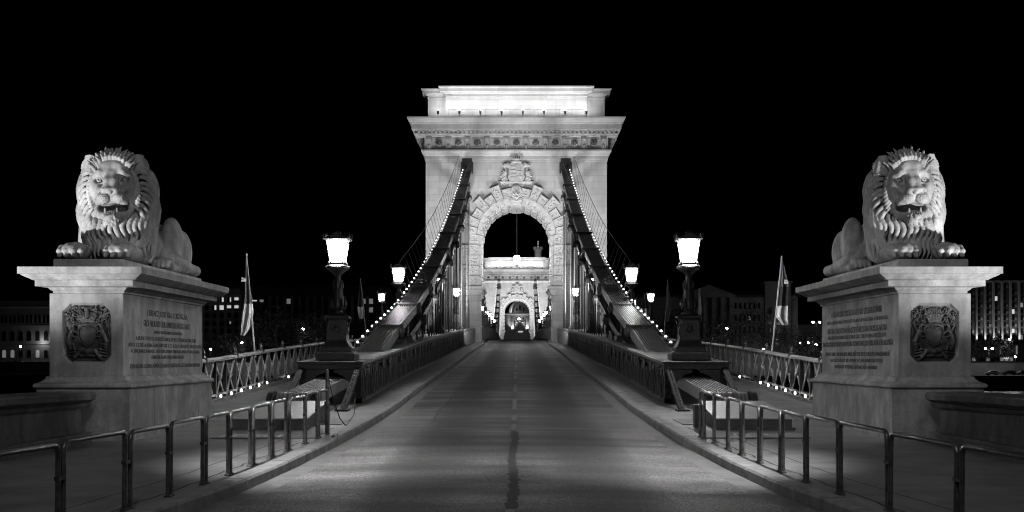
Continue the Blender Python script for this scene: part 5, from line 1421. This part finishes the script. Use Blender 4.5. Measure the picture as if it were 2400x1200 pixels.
for s, hs in ((-1, left_h), (1, right_h[::-1])):
    for i, (a, c) in enumerate(hs):
        (d0, x0), (d1, x1) = solve(a, s), solve(c, s)
        if s > 0 and i == 10: d1, x1 = d1, x1; x1 -= .0
        rr = random.Random(i * 7 + s)
        ln = math.hypot(d1 - d0, x1 - x0)
        h = .84 + rr.uniform(-.015, .015); r = .085 if ln > .5 else ln * .2
        P0, P1 = Vector((x0, d0, zr(d0) + .12)), Vector((x1, d1, zr(d1) + .12))
        u = (P1 - P0).normalized(); up = V(rr.uniform(-.012, .012), 0, 1)
        pts = [P0, P0 + up * (h - r)]
        for k in range(1, 6): t_ = PI / 2 * k / 5; pts.append(P0 + up * (h - r + r * math.sin(t_)) + u * (r - r * math.cos(t_)))
        for k in range(1, 6): t_ = PI / 2 * k / 5; pts.append(P1 + up * (h - r + r * math.cos(t_)) - u * (r - r * math.sin(t_)))
        pts += [P1]
        root = empty('hoop_barrier', P0, label='%s tubular hoop of the barrier row on the %s pavement, counting from the camera' % (ordn[i], sd[s]), category='barrier', group='tubular hoops along the pavements')
        b = MB(); b.tube([p - P0 for p in pts], .026, 10); b.build('hoop', M['tubing'], root, smooth=40)
        for q in (P0, P1):
            b = MB(); b.lathe([(.05, .012), (.05, .03), (.032, .045)], (q - P0), 10); b.build('foot_collar', M['tubing'], root, smooth=40)
        if ln > .3:
            b = MB(); e = P1 - P0 + up * (h * .62); b.bar(e - u * .03, e + u * .09, .05, .035); b.build('clamp', M['steeld'], root)
# sign post on the left, with a cable; squat cabinet on the right
root = empty('sign_post', (-3.42, 22.35, zr(22.35) + .13), label='plain round post behind the left hoops with a black cable looping to the girder', category='post')
b = MB(); b.lathe([(.045, 0), (.045, .6), (.034, .605), (.034, 1.2), (0, 1.205)], n=12); b.build('pole', M['tubing'], root, smooth=40)
b = MB(); b.lathe([(.056, .56), (.056, .62)], n=12); b.build('collar', M['steeld'], root)
b = MB(); b.tube([(0.03, 0, 1.0), (.05, .3, .7), (.1, .9, .25), (.1, 1.7, .07), (-.02, 3.0, .06), (-.2, 5.2, .15), (-.35, 6.4, .45)], .01, 6); b.build('cable', M['rubber'], root)
root = empty('junction_cabinet', (3.72, 24.0, zr(24.0) + .13), label='small dark metal cabinet at the foot of the right anchorage, behind the hoops', category='cabinet')
b = MB(); b.stack(-.07, .07, -.13, .13, [(0, 0), (0, .43), (.012, .435), (.012, .46)]); b.build('body', M['steeld'], root, bevel=.01)
# weeds by the left kerb
b = MB(); R_ = random.Random(2)
for i in range(46):
    a = R_.uniform(0, 6.28); l = R_.uniform(.06, .2); w_ = .006; x, y = R_.gauss(0, .05), R_.gauss(0, .06)
    dx, dy = math.cos(a), math.sin(a); k = R_.uniform(.15, .8)
    b.add([(x - dy * w_, y + dx * w_, 0), (x + dy * w_, y - dx * w_, 0), (x + dx * l * k * .6 + dy * w_, y + dy * l * k * .6 - dx * w_, l * .7), (x + dx * l * k, y + dy * l * k, l), (x + dx * l * k * .6 - dy * w_, y + dy * l * k * .6 + dx * w_, l * .7)], [(0, 1, 2, 4), (4, 2, 3)])
M['weed'] = simple('dry_weed', .16, .8, var=.3, bump=0)
o = b.build('weeds', M['weed'], label='small tuft of dry weeds growing at the left kerb near the post', category='weed'); o.location = (-3.2, 21.6, zr(21.6) + .04)
# ================================================================= flags on leaning poles along the railings
def flag(pole_top, pole_bot, d, rows, bands, label, emblem=None):
    p1 = at(*pole_top, d); p0 = at(*pole_bot, d)
    root = empty('flag', p0, label=label, category='flag', group='flags on poles along the bridge railings')
    b = MB(); b.tube([V(0, 0, 0), (p1 - p0) * 1.0], [.035, .022], 8); b.ell(p1 - p0, (.035, .035, .05), 8, 6); b.build('pole', M['steell'], root, smooth=40)
    n = 14; ph = d
    for bi, (py0, py1, mt) in enumerate(bands):
        b = MB(); vs = []; R = []
        ks = [py0 + (py1 - py0) * i / 10 for i in range(11)]
        for py in ks:
            l = interp([(r[0], r[1]) for r in rows], py); r = interp([(q[0], q[2]) for q in rows], py)
            for j in range(n + 1):
                t = j / n; px = lerp(l, r, t); q = at(px, py + (6 * math.sin(t * 9) if py == rows[-1][0] else 0), d) - p0
                wv = abs(l - r) / 25
                q.y += .14 * wv * math.sin(t * 11 + ph + py * .03) + .07 * wv * math.sin(t * 23 + py * .05)
                vs.append(q)
        m = n + 1
        fs = [(i * m + j, i * m + j + 1, (i + 1) * m + j + 1, (i + 1) * m + j) for i in range(10) for j in range(n)]
        back = [v + V(0, .012, 0) for v in vs]; k = len(vs)
        b.add(vs + back, fs + [tuple(reversed([a + k for a in f])) for f in fs])
        b.build('cloth_band', M[mt], root, smooth=1)
    if emblem:
        b = MB()
        for i in range(4):
            b.tube([at(emblem[0] - 5 + 2.2 * i, emblem[1] - 4 + i * .5, d) - p0 + V(0, -.17, 0), at(emblem[0] - 3 + 2.2 * i, emblem[1] + 1, d) - p0 + V(0, -.18, 0), at(emblem[0] - 5 + 3.0 * i, emblem[1] + 6, d) - p0 + V(0, -.17, 0)], .016, 5)
        b.build('emblem', M['clothw'], root)
flag((578, 597), (598, 838), 37.2, [(600, 577, 579), (640, 573, 583), (672, 570, 587), (700, 571, 590), (735, 567, 592), (765, 565, 588), (788, 564, 574)], ((600, 712, 'clothm'), (712, 786, 'clothw')), 'large limp flag with a grey upper and white lower band beside the left lion pedestal', (574, 655))
flag((845, 655), (860, 802), 64, [(657, 844, 846), (690, 839, 850), (720, 838, 853), (735, 840, 855), (748, 842, 850)], ((657, 719, 'clothd'), (719, 747, 'clothw')), 'limp flag with a black upper and white lower band left of the left chain')
flag((1832, 603), (1808, 838), 37.3, [(604, 1831, 1833), (640, 1828, 1840), (672, 1824, 1847), (715, 1821, 1848), (742, 1818, 1850), (764, 1835, 1851)], ((604, 672, 'clothm'), (672, 717, 'clothd'), (717, 762, 'clothw')), 'three-banded flag with an emblem beside the right lion pedestal', (1840, 660))
flag((1565, 657), (1555, 806), 64.5, [(658, 1564, 1566), (690, 1561, 1570), (715, 1559, 1573), (740, 1560, 1570), (752, 1561, 1566)], ((658, 752, 'clothm'),), 'narrow grey flag between the right chain and the right lantern')
flag((1640, 677), (1636, 800), 52, [(678, 1638, 1640), (700, 1637, 1643), (725, 1636, 1645), (743, 1640, 1643)], ((678, 743, 'clothw'),), 'narrow white flag half hidden by the large right lantern post')
flag((1511, 690), (1503, 800), 75, [(692, 1510, 1512), (712, 1504, 1516), (725, 1500, 1519), (745, 1502, 1521)], ((692, 723, 'clothd'), (723, 744, 'clothw')), 'short flag with dark upper and pale lower band behind the right chain lantern')
# ================================================================= trees
def tree(px, d, base_z, h, w_, seed, label, n=1500, leaf=.5, group='trees on the far bank'):
    R_ = np.random.RandomState(seed); x = at(px, 839, d).x
    root = empty('tree', (x, d, base_z), label=label, category='tree', group=group)
    b = MB(); b.tube([(0, 0, 0), (.1, 0, h * .2), (-.1, .1, h * .45), (.1, 0, h * .75)], [.04 * h * .6, .03 * h * .6, .02 * h * .6, .05], 7)
    for k in range(7):
        a = k * 2.4; z = h * (.25 + .07 * k); r = w_ * .36
        b.tube([(0, 0, z), (math.cos(a) * r * .5, math.sin(a) * r * .5, z + h * .1), (math.cos(a) * r, math.sin(a) * r, z + h * .17)], [.02 * h * .4, .012 * h * .4, .03], 5)
    b.build('trunk', M['trunk'], root)
    cl = R_.uniform(-1, 1, (26, 3)); cl /= np.maximum(1, np.linalg.norm(cl, axis=1))[:, None]
    cc = cl * np.array([w_ * .40, w_ * .40, h * .33]) + np.array([0, 0, h * .62]); cr = R_.uniform(.12, .22, 26) * w_
    idx = R_.randint(0, 26, n); dv = R_.normal(size=(n, 3)); dv /= np.linalg.norm(dv, axis=1)[:, None]
    P = cc[idx] + dv * (cr[idx] * R_.uniform(.55, 1.05, n))[:, None]
    P[:, 2] = np.maximum(P[:, 2], h * .14)
    A = R_.normal(size=(n, 3)); A /= np.linalg.norm(A, axis=1)[:, None]; Bv = np.cross(A, R_.normal(size=(n, 3))); Bv /= np.linalg.norm(Bv, axis=1)[:, None]
    s_ = (leaf * R_.uniform(.6, 1.3, n))[:, None]
    vs = np.stack([P - A * s_ * .5, P + Bv * s_ * .35, P + A * s_ * .5, P - Bv * s_ * .35], 1).reshape(-1, 3)
    me = bpy.data.meshes.new('crown'); me.vertices.add(4 * n); me.vertices.foreach_set('co', vs.astype(np.float32).ravel())
    me.loops.add(4 * n); me.loops.foreach_set('vertex_index', np.arange(4 * n, dtype=np.int32)); me.polygons.add(n)
    me.polygons.foreach_set('loop_start', np.arange(0, 4 * n, 4, dtype=np.int32)); me.polygons.foreach_set('loop_total', np.full(n, 4, np.int32)); me.update(); me.materials.append(M['leaf'])
    o = bpy.data.objects.new('crown', me); C.objects.link(o); o.parent = root
    return root
def topz(py, d): return 1.8 + (839 - py) * d / FPX
TR = [(505, 372, 775, 13, 'bushy dark tree right of the left lion pedestal, lowest crown of the left group'), (560, 368, 782, 15, 'round dark tree behind the left railing below the office block'), (600, 376, 745, 15, 'tall dark tree right of the large left flag'),
      (648, 372, 715, 20, 'broad dark tree, widest crown left of the near left lantern'), (690, 380, 708, 17, 'tall narrow dark tree just left of the near left lantern'), (735, 366, 735, 14, 'dark tree behind the near left lantern post'),
      (815, 378, 730, 16, 'dark tree between the near left lantern and the second left flag'), (880, 384, 722, 14, 'dark tree behind the foot of the left chain'),
      (1545, 380, 735, 14, 'dark tree behind the foot of the right chain'), (1598, 386, 722, 16, 'dark tree between the grey flag and the near right lantern'), (1690, 368, 740, 15, 'dark tree just right of the near right lantern post'),
      (1735, 376, 708, 22, 'broad tall dark tree in front of the pedimented building'), (1790, 372, 720, 18, 'dark tree left of the large right flag'), (1828, 364, 765, 14, 'smaller lit-edged tree behind the large right flag'),
      (1892, 352, 782, 13, 'dense round bush-like tree beside the right lion pedestal'), (2292, 366, 800, 9, 'left of the two dark trees below the hotel'), (2335, 368, 792, 11, 'right of the two dark trees below the hotel'), (18, 360, 852, 8, 'low dark tree under the arcaded building at the left edge')]
for i, (px, d, py, w_, lb) in enumerate(TR):
    bz = .6 if d >= 363 else (-3.2 if d > 341 else -3.2)
    h = topz(py, d) - bz; tree(px, d, bz, h, w_, 100 + i, lb, n=1700)
# ================================================================= city street lamps
def city_lamp(px, py, d, label, heads=1, r=.3, bz=None, mat='glowfar'):
    p = at(px, py, d); bz = (.6 if d >= 362.8 else -3.2) if bz is None else bz
    root = empty('street_lamp', (p.x, d, bz), label=label, category='street lamp', group='street lamps on the far bank')
    h = p.z - bz; b = MB(); b.lathe([(.14, 0), (.12, .8), (.07, 1.0), (.05, h - .25)], n=8)
    if heads == 2: b.bar((-1.0, 0, h - .25), (1.0, 0, h - .25), .06, .06)
    b.build('post', M['steel'], root)
    for q in ((0,) if heads == 1 else (-1.0, 1.0)):
        b = MB(); b.ell((q, 0, h), (r, r, r * .8), 10, 7); b.build('globe', M[mat], root, smooth=1)
        b = MB(); b.lathe([(r * .9, r * .55), (r * .5, r * .95), (0, r * 1.05)], (q, 0, h), 8); b.build('cap', M['steeld'], root)
for a in ((570, 773, 356, 'street lamp shining left of the large left flag pole, higher of two'), (567, 803, 356, 'street lamp under the higher one beside the large left flag pole'), (493, 818, 350, 'street lamp next to the left lion pedestal'), (711, 771, 356, 'street lamp just left of the near left lantern post'),
          (541, 836, 352, 'low small street lamp above the left railing'), (647, 823, 354, 'low street lamp above the middle of the left railing'), (48, 812, 372, 'street lamp in front of the arcaded building at the left edge'),
          (1704, 770, 356, 'street lamp just right of the near right lantern post'), (1790, 818, 352, 'low street lamp above the right railing, higher of two'), (1800, 831, 350, 'lowest street lamp above the right railing'),
          (1875, 803, 375, 'bright street lamp at the left of the dense bush'), (1895, 803, 384, 'small street lamp above the dense bush'), (2366, 795, 364, 'tall thin street lamp in front of the hotel'), (2380, 836, 350, 'low bright street lamp in front of the hotel entrance')):
    city_lamp(*a)
city_lamp(1913, 755, 380, 'tall twin-headed street lamp beside the right lion pedestal', 2, .36)
city_lamp(1914, 807, 356, 'starry bright street lamp below the twin-headed one', 1, .42)
city_lamp(2318, 817, 350, 'twin-headed street lamp between the two trees below the hotel', 2, .3)
city_lamp(1216, 747, 415, 'bright single street lamp in the middle of the far arch', 1, .4, 2.6)
city_lamp(1124, 729, 131, 'slender globe lamp at the left side inside the near arch', 1, .13, zr(131) + .1)
city_lamp(1295, 729, 131, 'slender globe lamp at the right side inside the near arch', 1, .13, zr(131) + .1)
# ================================================================= buildings
def rect_part(root, name, x0, x1, y, z0, z1, mat, dep=.1, arch=False):
    b = MB()
    if arch:
        r = (x1 - x0) / 2; cx = (x0 + x1) / 2; pts = [(x0, z0), (x1, z0)] + [(cx + r * math.cos(a), z1 - r + r * math.sin(a)) for a in [PI * i / 8 for i in range(9)]]
        b.prism(pts, lambda x, z: (x, y - dep, z), lambda x, z: (x, y, z))
    else: b.box(x0, x1, y - dep, y, z0, z1)
    return b.build(name, mat, root)
def win(root, x0, x1, y, z0, z1, lit=None, arch=False, fr=.12, sill=True):
    w_ = rect_part(root, 'window', x0 - fr, x1 + fr, y, z0 - fr, z1 + fr, M['facade'], .12, arch)
    p = rect_part(w_, 'pane', x0, x1, y - .122, z0, z1, lit or M['pane'], .03, arch)
    return w_
R_ = random.Random(31)
# left edge: arcaded palace
d = 400.0; k = d / FPX; X = lambda px: at(px, 0, d).x; Z = lambda py: topz(py, d)
root = empty('building', (0, 0, 0), label='dim palace with rows of arched windows at the left edge of the photo', category='building')
b = MB(); b.box(X(-120), X(117), d, d + 22, .4, Z(722)); b.build('wall', M['facade'], root)
b = MB(); b.stack(X(-120), X(117), d, d + 22, [(.3, Z(722)), (.7, Z(720)), (.7, Z(718)), (.1, Z(717)), (.1, Z(708)), (.3, Z(707)), (.3, Z(705))]); b.build('cornice', M['facade'], root)
for i in range(8):
    x = X(108 - i * 19.6)
    for q in (-.65, .65): win(root, x + q - .42, x + q + .42, d, Z(757), Z(738), None, True)
    win(root, x - .7, x + .7, d, Z(799), Z(776), None, True)
    win(root, x - .62, x + .62, d, Z(838), Z(820), M['lit'] if i in (1, 4, 5) else None, True)
b = MB(); b.box(X(-120), X(117), d - .4, d, Z(807), Z(804)); b.box(X(-120), X(117), d - .3, d, Z(764), Z(762)); b.build('string_course', M['facade'], root)
point('facade_lamp', (X(103), d - 2.0, Z(801)), 260, .3)
# office block with a concrete grid, some windows lit
root = empty('building', (0, 0, 0), label='office block with a pale concrete grid and lit windows, just right of the left pedestal', category='building')
d = 402.0
b = MB(); b.box(X(415), X(562), d + .6, d + 20, .4, Z(676)); b.build('wall', M['facade'], root)
b = MB(); b.box(X(415), X(562), d + 4, d + 20, Z(676), Z(664)); b.build('roof', M['roof'], root)
for i in range(9):
    px = 424 + i * 17.3; b = MB(); b.box(X(px - 3.4), X(px + 3.4), d, d + .6, Z(806), Z(692)); b.build('pier', M['facade2'], root)
    for j in range(6):
        py = 697 + j * 18.6
        lit = M['litb'] if (j == 0 and i > 2) or (j == 1 and i in (4, 5, 6, 7)) else (M['lit'] if R_.random() < .15 and j < 4 else M['pane'])
        if i < 8:
            b = MB(); x0, x1 = X(px + 3.6), X(px + 13.7); zt, zb_ = Z(py), Z(py + 11)
            lo = zb_ if lit is M['pane'] or R_.random() < .5 else lerp(zb_, zt, .4)
            b.box(x0, x1, d + .5, d + .597, zb_, zt); w_ = b.build('window', M['pane'], root)
            if lit is not M['pane']: b = MB(); xr = x0 + (x1 - x0) * R_.choice([.35, .5, 1]); b.box(x0 if R_.random() < .5 else x1 - (xr - x0), (xr if False else x1), d + .46, d + .497, lo, zt); b.build('pane', lit, w_)
for j in range(7):
    b = MB(); py = 691 + j * 18.6; b.box(X(415), X(562), d - .1, d + .62, Z(py + 2.0), Z(py - 2.0)); b.build('floor_band', M['facade2'], root)
root = empty('building', (0, 0, 0), label='long dark office wing with pale piers above the trees, left of the near left lantern', category='building')
d = 420.0
b = MB(); b.box(X(566), X(905), d + .6, d + 20, .4, Z(672)); b.build('wall', M['roof'], root)
for i in range(14):
    px = 632 + i * 17.6; b = MB(); b.box(X(px - 3), X(px + 3), d, d + .6, Z(760), Z(694)); b.build('pier', M['facade2'], root)
    for j in range(3):
        lit = M['lit'] if (i, j) in ((2, 0), (12, 0), (13, 0), (13, 1)) else M['pane']
        rect_part(root, 'window', X(px + 4), X(px + 13), d + .598, Z(712 + j * 20), Z(700 + j * 20), lit, .08)
rect_part(root, 'window', X(590), X(601), d + .598, Z(706), Z(703), M['litb'], .08)
rect_part(root, 'window', X(608), X(617), d + .598, Z(708), Z(702), M['lit'], .08)
# right: pedimented classical building
root = empty('building', (0, 0, 0), label='dim classical building with a pediment and corner turret behind the trees on the right', category='building')
d = 410.0
b = MB(); b.box(X(1500), X(1870), d, d + 30, .4, Z(697)); b.build('wall', M['facade'], root)
b = MB(); b.stack(X(1500), X(1870), d, d + 30, [(.2, Z(697)), (.6, Z(695)), (.6, Z(692)), (-2, Z(680)), (-5, Z(676))]); b.build('roof', M['roof'], root)
b = MB(); b.prism([(X(1597), Z(697)), (X(1722), Z(697)), (X(1722), Z(692)), (X(1660), Z(668)), (X(1597), Z(692))], lambda x, z: (x, d - 1.6, z), lambda x, z: (x, d + 2, z)); b.build('pediment', M['facade'], root)
for i in range(6): b = MB(); x = X(1606 + i * 21); b.lathe([(.8, Z(790)), (.7, Z(788)), (.6, Z(700)), (.8, Z(698)), (.8, Z(697.2))], (x, d - .9, 0), 10); b.build('column', M['facade'], root)
b = MB(); b.box(X(1792), X(1852), d - 1, d + 8, .4, Z(664)); b.stack(X(1792), X(1852), d - 1, d + 8, [(.5, Z(664)), (.5, Z(660)), (-1.5, Z(658))]); b.build('turret', M['facade'], root)
b = MB(); b.box(X(1855), X(1867), d - 1.5, d + 2, .4, Z(712)); b.lathe([(1.2, Z(712)), (1.3, Z(705)), (.7, Z(700)), (.9, Z(694)), (.2, Z(688))], (X(1861), d, 0), 10); b.build('corner_pier', M['facade'], root)
for i in range(20):
    for j in range(3):
        x = X(1735 + (i - 8) * 11)
        if X(1792) - .8 < x < X(1852) + .8 or X(1597) < x < X(1722): continue
        if x > X(1868) or x < X(1503): continue
        win(root, x - .35, x + .35, d, Z(724 + j * 28), Z(710 + j * 28), M['lit'] if R_.random() < .05 else None)
for i in range(3):
    for j in range(4): win(root, X(1803 + i * 18) - .6, X(1803 + i * 18) + .6, d - 1, Z(735 + j * 24) - .3, Z(723 + j * 24), M['lit'] if (i, j) == (1, 3) else None)
root = empty('building', (0, 0, 0), label='low plain building behind the twin-headed street lamp on the right', category='building')
d = 430.0
b = MB(); b.box(X(1868), X(1990), d, d + 15, .4, Z(762)); b.build('wall', M['facade'], root); b = MB(); b.stack(X(1868), X(1990), d, d + 15, [(.4, Z(762)), (.4, Z(760)), (-4, Z(748))]); b.build('roof', M['roof'], root)
for i in range(9): win(root, X(1876 + i * 13) - .5, X(1876 + i * 13) + .5, d, Z(797), Z(787))
# hotel with uplit fins
root = empty('building', (0, 0, 0), label='tall hotel with bright uplit vertical fins at the right edge of the photo', category='building')
d = 400.0
b = MB(); b.box(X(2235), X(2520), d + .7, d + 18, Z(806), Z(659)); b.build('wall', M['roof'], root)
b = MB(); b.box(X(2235), X(2520), d + .2, d + .69, Z(661), Z(657)); b.build('parapet', M['facade2'], root)
b = MB(); b.box(X(2240), X(2515), d + 3, d + 17, .4, Z(806)); b.build('ground_floor', M['facade'], root)
for i in range(13):
    px = 2249.5 + i * 20
    b = MB(); b.box(X(px - 2.2), X(px + 2.2), d, d + .7, Z(803), Z(660)); b.build('fin', M['facade2'], root)
    if 2 <= i <= 8:
        spot('fin_uplight', (X(px), d - 1.0, Z(806)), (X(px), d + .3, Z(720)), 2600, 60, .9, .2)
    for j in range(9):
        py = 664 + j * 15.2
        lit = None
        if R_.random() < .13: lit = M['litb'] if R_.random() < .5 else M['lit']
        rect_part(root, 'window', X(px + 3.5), X(px + 10), d + .7, Z(py + 10), Z(py), lit or M['pane'], .05)
        if R_.random() < .6: rect_part(root, 'balcony_panel', X(px + 11), X(px + 15.5), d + .7, Z(py + 10), Z(py + 4), M['facade'], .06)
for px in (2272, 2353, 2391): rect_part(root, 'porch_light', X(px - 1.6), X(px + 1.6), d + 2.9, Z(830), Z(810), M['lit'], .3)
for i in range(11): rect_part(root, 'shop_window', X(2276 + i * 11), X(2283 + i * 11), d + 2.99, Z(846), Z(838), M['lit'] if R_.random() < .5 else M['pane'], .3)
rect_part(root, 'entrance_sign', X(2360), X(2372), d + 2.5, Z(841), Z(837), M['litb'], .2)
# cars on the quay road
def car(px, py, d, mat, label, ln=3.7):
    x = at(px, 0, d).x; root = empty('parked_car', (x, d, -3.2), label=label, category='car', group='cars on the far quay')
    pr = [(-1.85, .35), (-1.87, .7), (-1.75, .85), (-1.1, .95), (-.55, 1.38), (.9, 1.42), (1.55, 1.05), (1.8, .95), (1.87, .6), (1.85, .32)]
    rg = []
    for y, s_ in ((-.8, .93), (-.72, 1.0), (.72, 1.0), (.8, .93)): rg.append([(u, y, .3 + (v - .3) * s_) for u, v in pr])
    b = MB(); b.loft(rg); b.build('body', mat, root, smooth=30)
    b = MB(); b.prism([(-.98, .97), (-.52, 1.3), (.85, 1.34), (1.3, 1.04)], lambda u, v: (u, -.815, v), lambda u, v: (u, -.74, v)); b.build('side_window', M['pane'], root)
    for u in (-1.2, 1.15):
        for y in (-.8, .62):
            b = MB(); b.m = Matrix.Translation((u, y, .31)) @ Matrix.Rotation(-PI / 2, 4, 'X'); b.lathe([(.2, 0), (.31, .02), (.31, .17), (.2, .19)], n=14); w_ = b.build('wheel', M['rubber'], root)
    b = MB(); b.ell((-1.83, -.6, .66), (.06, .12, .07), 8, 5); b.build('headlight', M['lit'], root)
    b = MB(); b.box(1.84, 1.88, -.7, -.5, .65, .78); b.build('tail_light', M['lit'], root)
car(2325, 880, 348, M['carw'], 'silver hatchback on the far quay left of the twin-headed lamp')
car(2365, 882, 347, M['card'], 'black car on the far quay right of the silver hatchback')
car(2396, 882, 348, M['card'], 'black car on the far quay at the right edge of the photo')
b = MB()
for i in range(70): b.box(X(2150) + i * .9, X(2150) + i * .9 + .06, 341.0, 341.06, -3.2, -2.2)
b.box(X(2150), X(2150) + 63, 340.98, 341.08, -2.2, -2.12); b.box(X(2150), X(2150) + 63, 340.98, 341.08, -2.7, -2.65)
b.build('quay_railing', M['steell'], label='thin railing along the far quay edge, in front of the cars', category='railing')
# moored dark boats / quay edge on the left
root = empty('moored_barge', (at(60, 0, 330).x, 330, -7.4), label='dark moored barge under the arcaded palace at the left edge', category='boat')
b = MB(); b.loft([[(-22, -3, 0), (22, -3, 0), (23, -3.4, 1.6), (-23, -3.4, 1.6)], [(-22, 3, 0), (22, 3, 0), (23, 3.4, 1.6), (-23, 3.4, 1.6)]]); b.build('hull', M['roof'], root)
b = MB(); b.box(-17, 15, -2.4, 2.4, 1.6, 4.6); b.build('cabin', M['roof'], root)
b = MB()
for i in range(12): b.box(-16 + i * 2.5, -14.8 + i * 2.5, -2.46, -2.4, 2.5, 3.6)
b.build('cabin_windows', M['pane'], root)
# ---- centre of the picture, seen through the far arch
d = 440.0
root = empty('building', (0, 0, 0), label='uplit tunnel front with a half-round niche and columns, seen through the far arch', category='building')
cx = 1218.5
b = MB(); b.box(X(1150), X(1290), d, d + 6, 2.5, Z(736)); b.build('wall', M['facade2'], root)
b = MB()
pts_o = [(X(cx) + 26.5 * d / FPX * math.cos(a), Z(736) + 34 * d / FPX * math.sin(a)) for a in [PI * i / 20 for i in range(21)]]
b.prism(pts_o, lambda x, z: (x, d + 1.6, z), lambda x, z: (x, d + 6, z)); b.build('niche_back', M['facade'], root)
b = MB()
for i in range(20):
    a0, a1 = PI * i / 20, PI * (i + 1) / 20
    P = lambda r, a, y: (X(cx) + r * d / FPX * math.cos(a), y, Z(734.5) + r * 1.42 * d / FPX * math.sin(a))
    b.add([P(19.5, a0, d + .3), P(19.5, a1, d + .3), P(22, a1, d + .3), P(22, a0, d + .3), P(19.5, a0, d + 1.5), P(19.5, a1, d + 1.5), P(22, a1, d + 1.5), P(22, a0, d + 1.5)], [(0, 1, 2, 3), (7, 6, 5, 4), (0, 4, 5, 1), (2, 6, 7, 3)])
b.build('archivolt', M['facade2'], root)
b = MB(); b.stack(X(1150), X(1290), d - .9, d + 6, [(0, Z(738)), (.2, Z(737)), (.3, Z(735)), (.3, Z(734))]); b.build('cornice', M['facade2'], root)
for px in (1200, 1203.5, 1233.5, 1237.5): b = MB(); b.lathe([(.36, Z(775)), (.3, Z(773)), (.27, Z(740)), (.36, Z(738.2))], (X(px), d - .5, 0), 12); b.build('column', M['facade2'], root)
for px in (1186, 1189): b = MB(); b.box(X(px) - .25, X(px) + .25, d - .6, d, 2.6, Z(738)); b.build('pilaster', M['facade2'], root)
for px0, px1, a, c, l in ((1209, 1213, 722, 728, None), (1216, 1221, 716, 727, None), (1225, 1229, 720, 729, None)): win(root, X(px0), X(px1), d + 1.6, Z(c), Z(a))
for px0, px1, a, c, l in ((1208, 1213, 745, 754, None), (1216, 1220.5, 744, 755, None), (1224, 1229, 745, 754, None), (1185.5, 1189, 745, 753, None), (1207, 1210, 765, 771, None), (1227, 1230, 765, 771, None)): win(root, X(px0), X(px1), d, Z(c), Z(a), l)
b = MB(); b.box(X(1211), X(1226), d - .9, d, Z(756), Z(755)); b.build('balcony', M['facade2'], root)
rect_part(root, 'lit_sign', X(1214), X(1225), d - .2, Z(779), Z(776), M['litb'], .1)
for px, e in ((1199, 900), (1203, 900), (1234, 900), (1238, 900), (1212, 260), (1224, 260)):
    zz = 775 if e > 300 else 758
    spot('column_uplight', (X(px), d - 1.5, Z(zz)), (X(px), d - .2, Z(745)), e, 80, .9, .15)
point('niche_light', (X(1195), d - 1.0, Z(727)), 260, .3)
# steps of greenery and the lit fountain kiosk in the roundabout
b = MB(); R3 = random.Random(6)
for i in range(600):
    p = V(X(R3.uniform(1178, 1242)), 425 + R3.uniform(-2, 2), R3.uniform(2.7, 2.7 + 2.0)); a = R3.uniform(0, 3)
    b.add([p, p + V(.3 * math.cos(a), .2, .1), p + V(.1, 0, .35)], [(0, 1, 2)])
b.build('hedge', M['leaf'], label='dark hedge below the columns of the tunnel front', category='hedge')
root = empty('kiosk', (X(1219), 418, zr(418)), label='small lit kiosk with a triangular gable on the road axis below the tunnel front', category='kiosk')
b = MB(); b.box(-1.5, 1.5, 0, 2, 0, 1.35); b.build('wall', M['facade2'], root); b = MB(); b.prism([(-1.9, 1.35), (1.9, 1.35), (0, 2.3)], lambda x, z: (x, -.2, z), lambda x, z: (x, 2.2, z)); b.build('roof', M['steell'], root)
b = MB(); b.box(-.9, .9, -.05, 0, .2, 1.1); b.build('front_pane', M['litb'], root)
root = empty('bus', (X(1195), 405, zr(405)), label='small brightly lit bus front in the left part of the far arch', category='bus')
b = MB(); b.box(-1.3, 1.3, 0, 7, .3, 2.9); b.build('body', M['card'], root, bevel=.1); b = MB(); b.box(-1.1, 1.1, -.05, 0, 1.0, 2.0); b.build('windscreen', M['litb'], root); b = MB(); b.box(-.9, .9, -.06, 0, 2.3, 2.7); b.build('destination_panel', M['litb'], root)
# crowned stone tower on the hill
d = 620.0
root = empty('stone_tower', (at(1261, 0, d).x, d, 0), label='distant crenellated tower with a lit spire above the far gate tower', category='tower')
k = d / FPX
b = MB(); b.lathe([(10 * k, 0), (8 * k, 20), (8 * k, Z(590)), (9.3 * k, Z(588)), (9.3 * k, Z(585))], n=8); b.build('shaft', M['facade2'], root)
for i in range(8): a = 2 * PI * i / 8; b = MB(); b.box(-.5, .5, -.4, .4, Z(585), Z(579)); o = b.build('merlon', M['facade2'], root); o.location = (8.4 * k * math.cos(a), 8.4 * k * math.sin(a), 0)
b = MB(); b.lathe([(3.0 * k, Z(585)), (2.4 * k, Z(577)), (.7 * k, Z(574)), (.25 * k, Z(562))], n=8); b.build('spire', M['facade2'], root)
for py in (578, 572, 567): b = MB(); b.ell((0, -1.0 if py > 575 else -.3, Z(py)), (.3, .3, .3), 8, 6); b.build('spire_light', M['litb'], root)
spot('hill_tower_light', (at(1250, 0, d).x, d - 20, Z(640)), (at(1261, 0, d).x, d, Z(588)), 9000, 50, .8, .3)
# hill behind
M['hill'] = simple('wooded_hillside', .03, .95, var=.4, scale=.05, bump=0)
b = MB(); vs = []; fs = []; nx = 60
for j, y in enumerate((470, 520, 580, 640, 720)):
    for i in range(nx + 1):
        x = -420 + 840 * i / nx; vs.append((x, y, .5 + (y - 470) * .17 * math.exp(-((x - 20) / 190) ** 2) + 2.5 * math.sin(x * .05 + j) * (j > 0)))
for j in range(4):
    for i in range(nx): q = j * (nx + 1) + i; fs.append((q, q + 1, q + nx + 2, q + nx + 1))
b.add(vs, fs); b.build('hill', M['hill'], kind='structure')
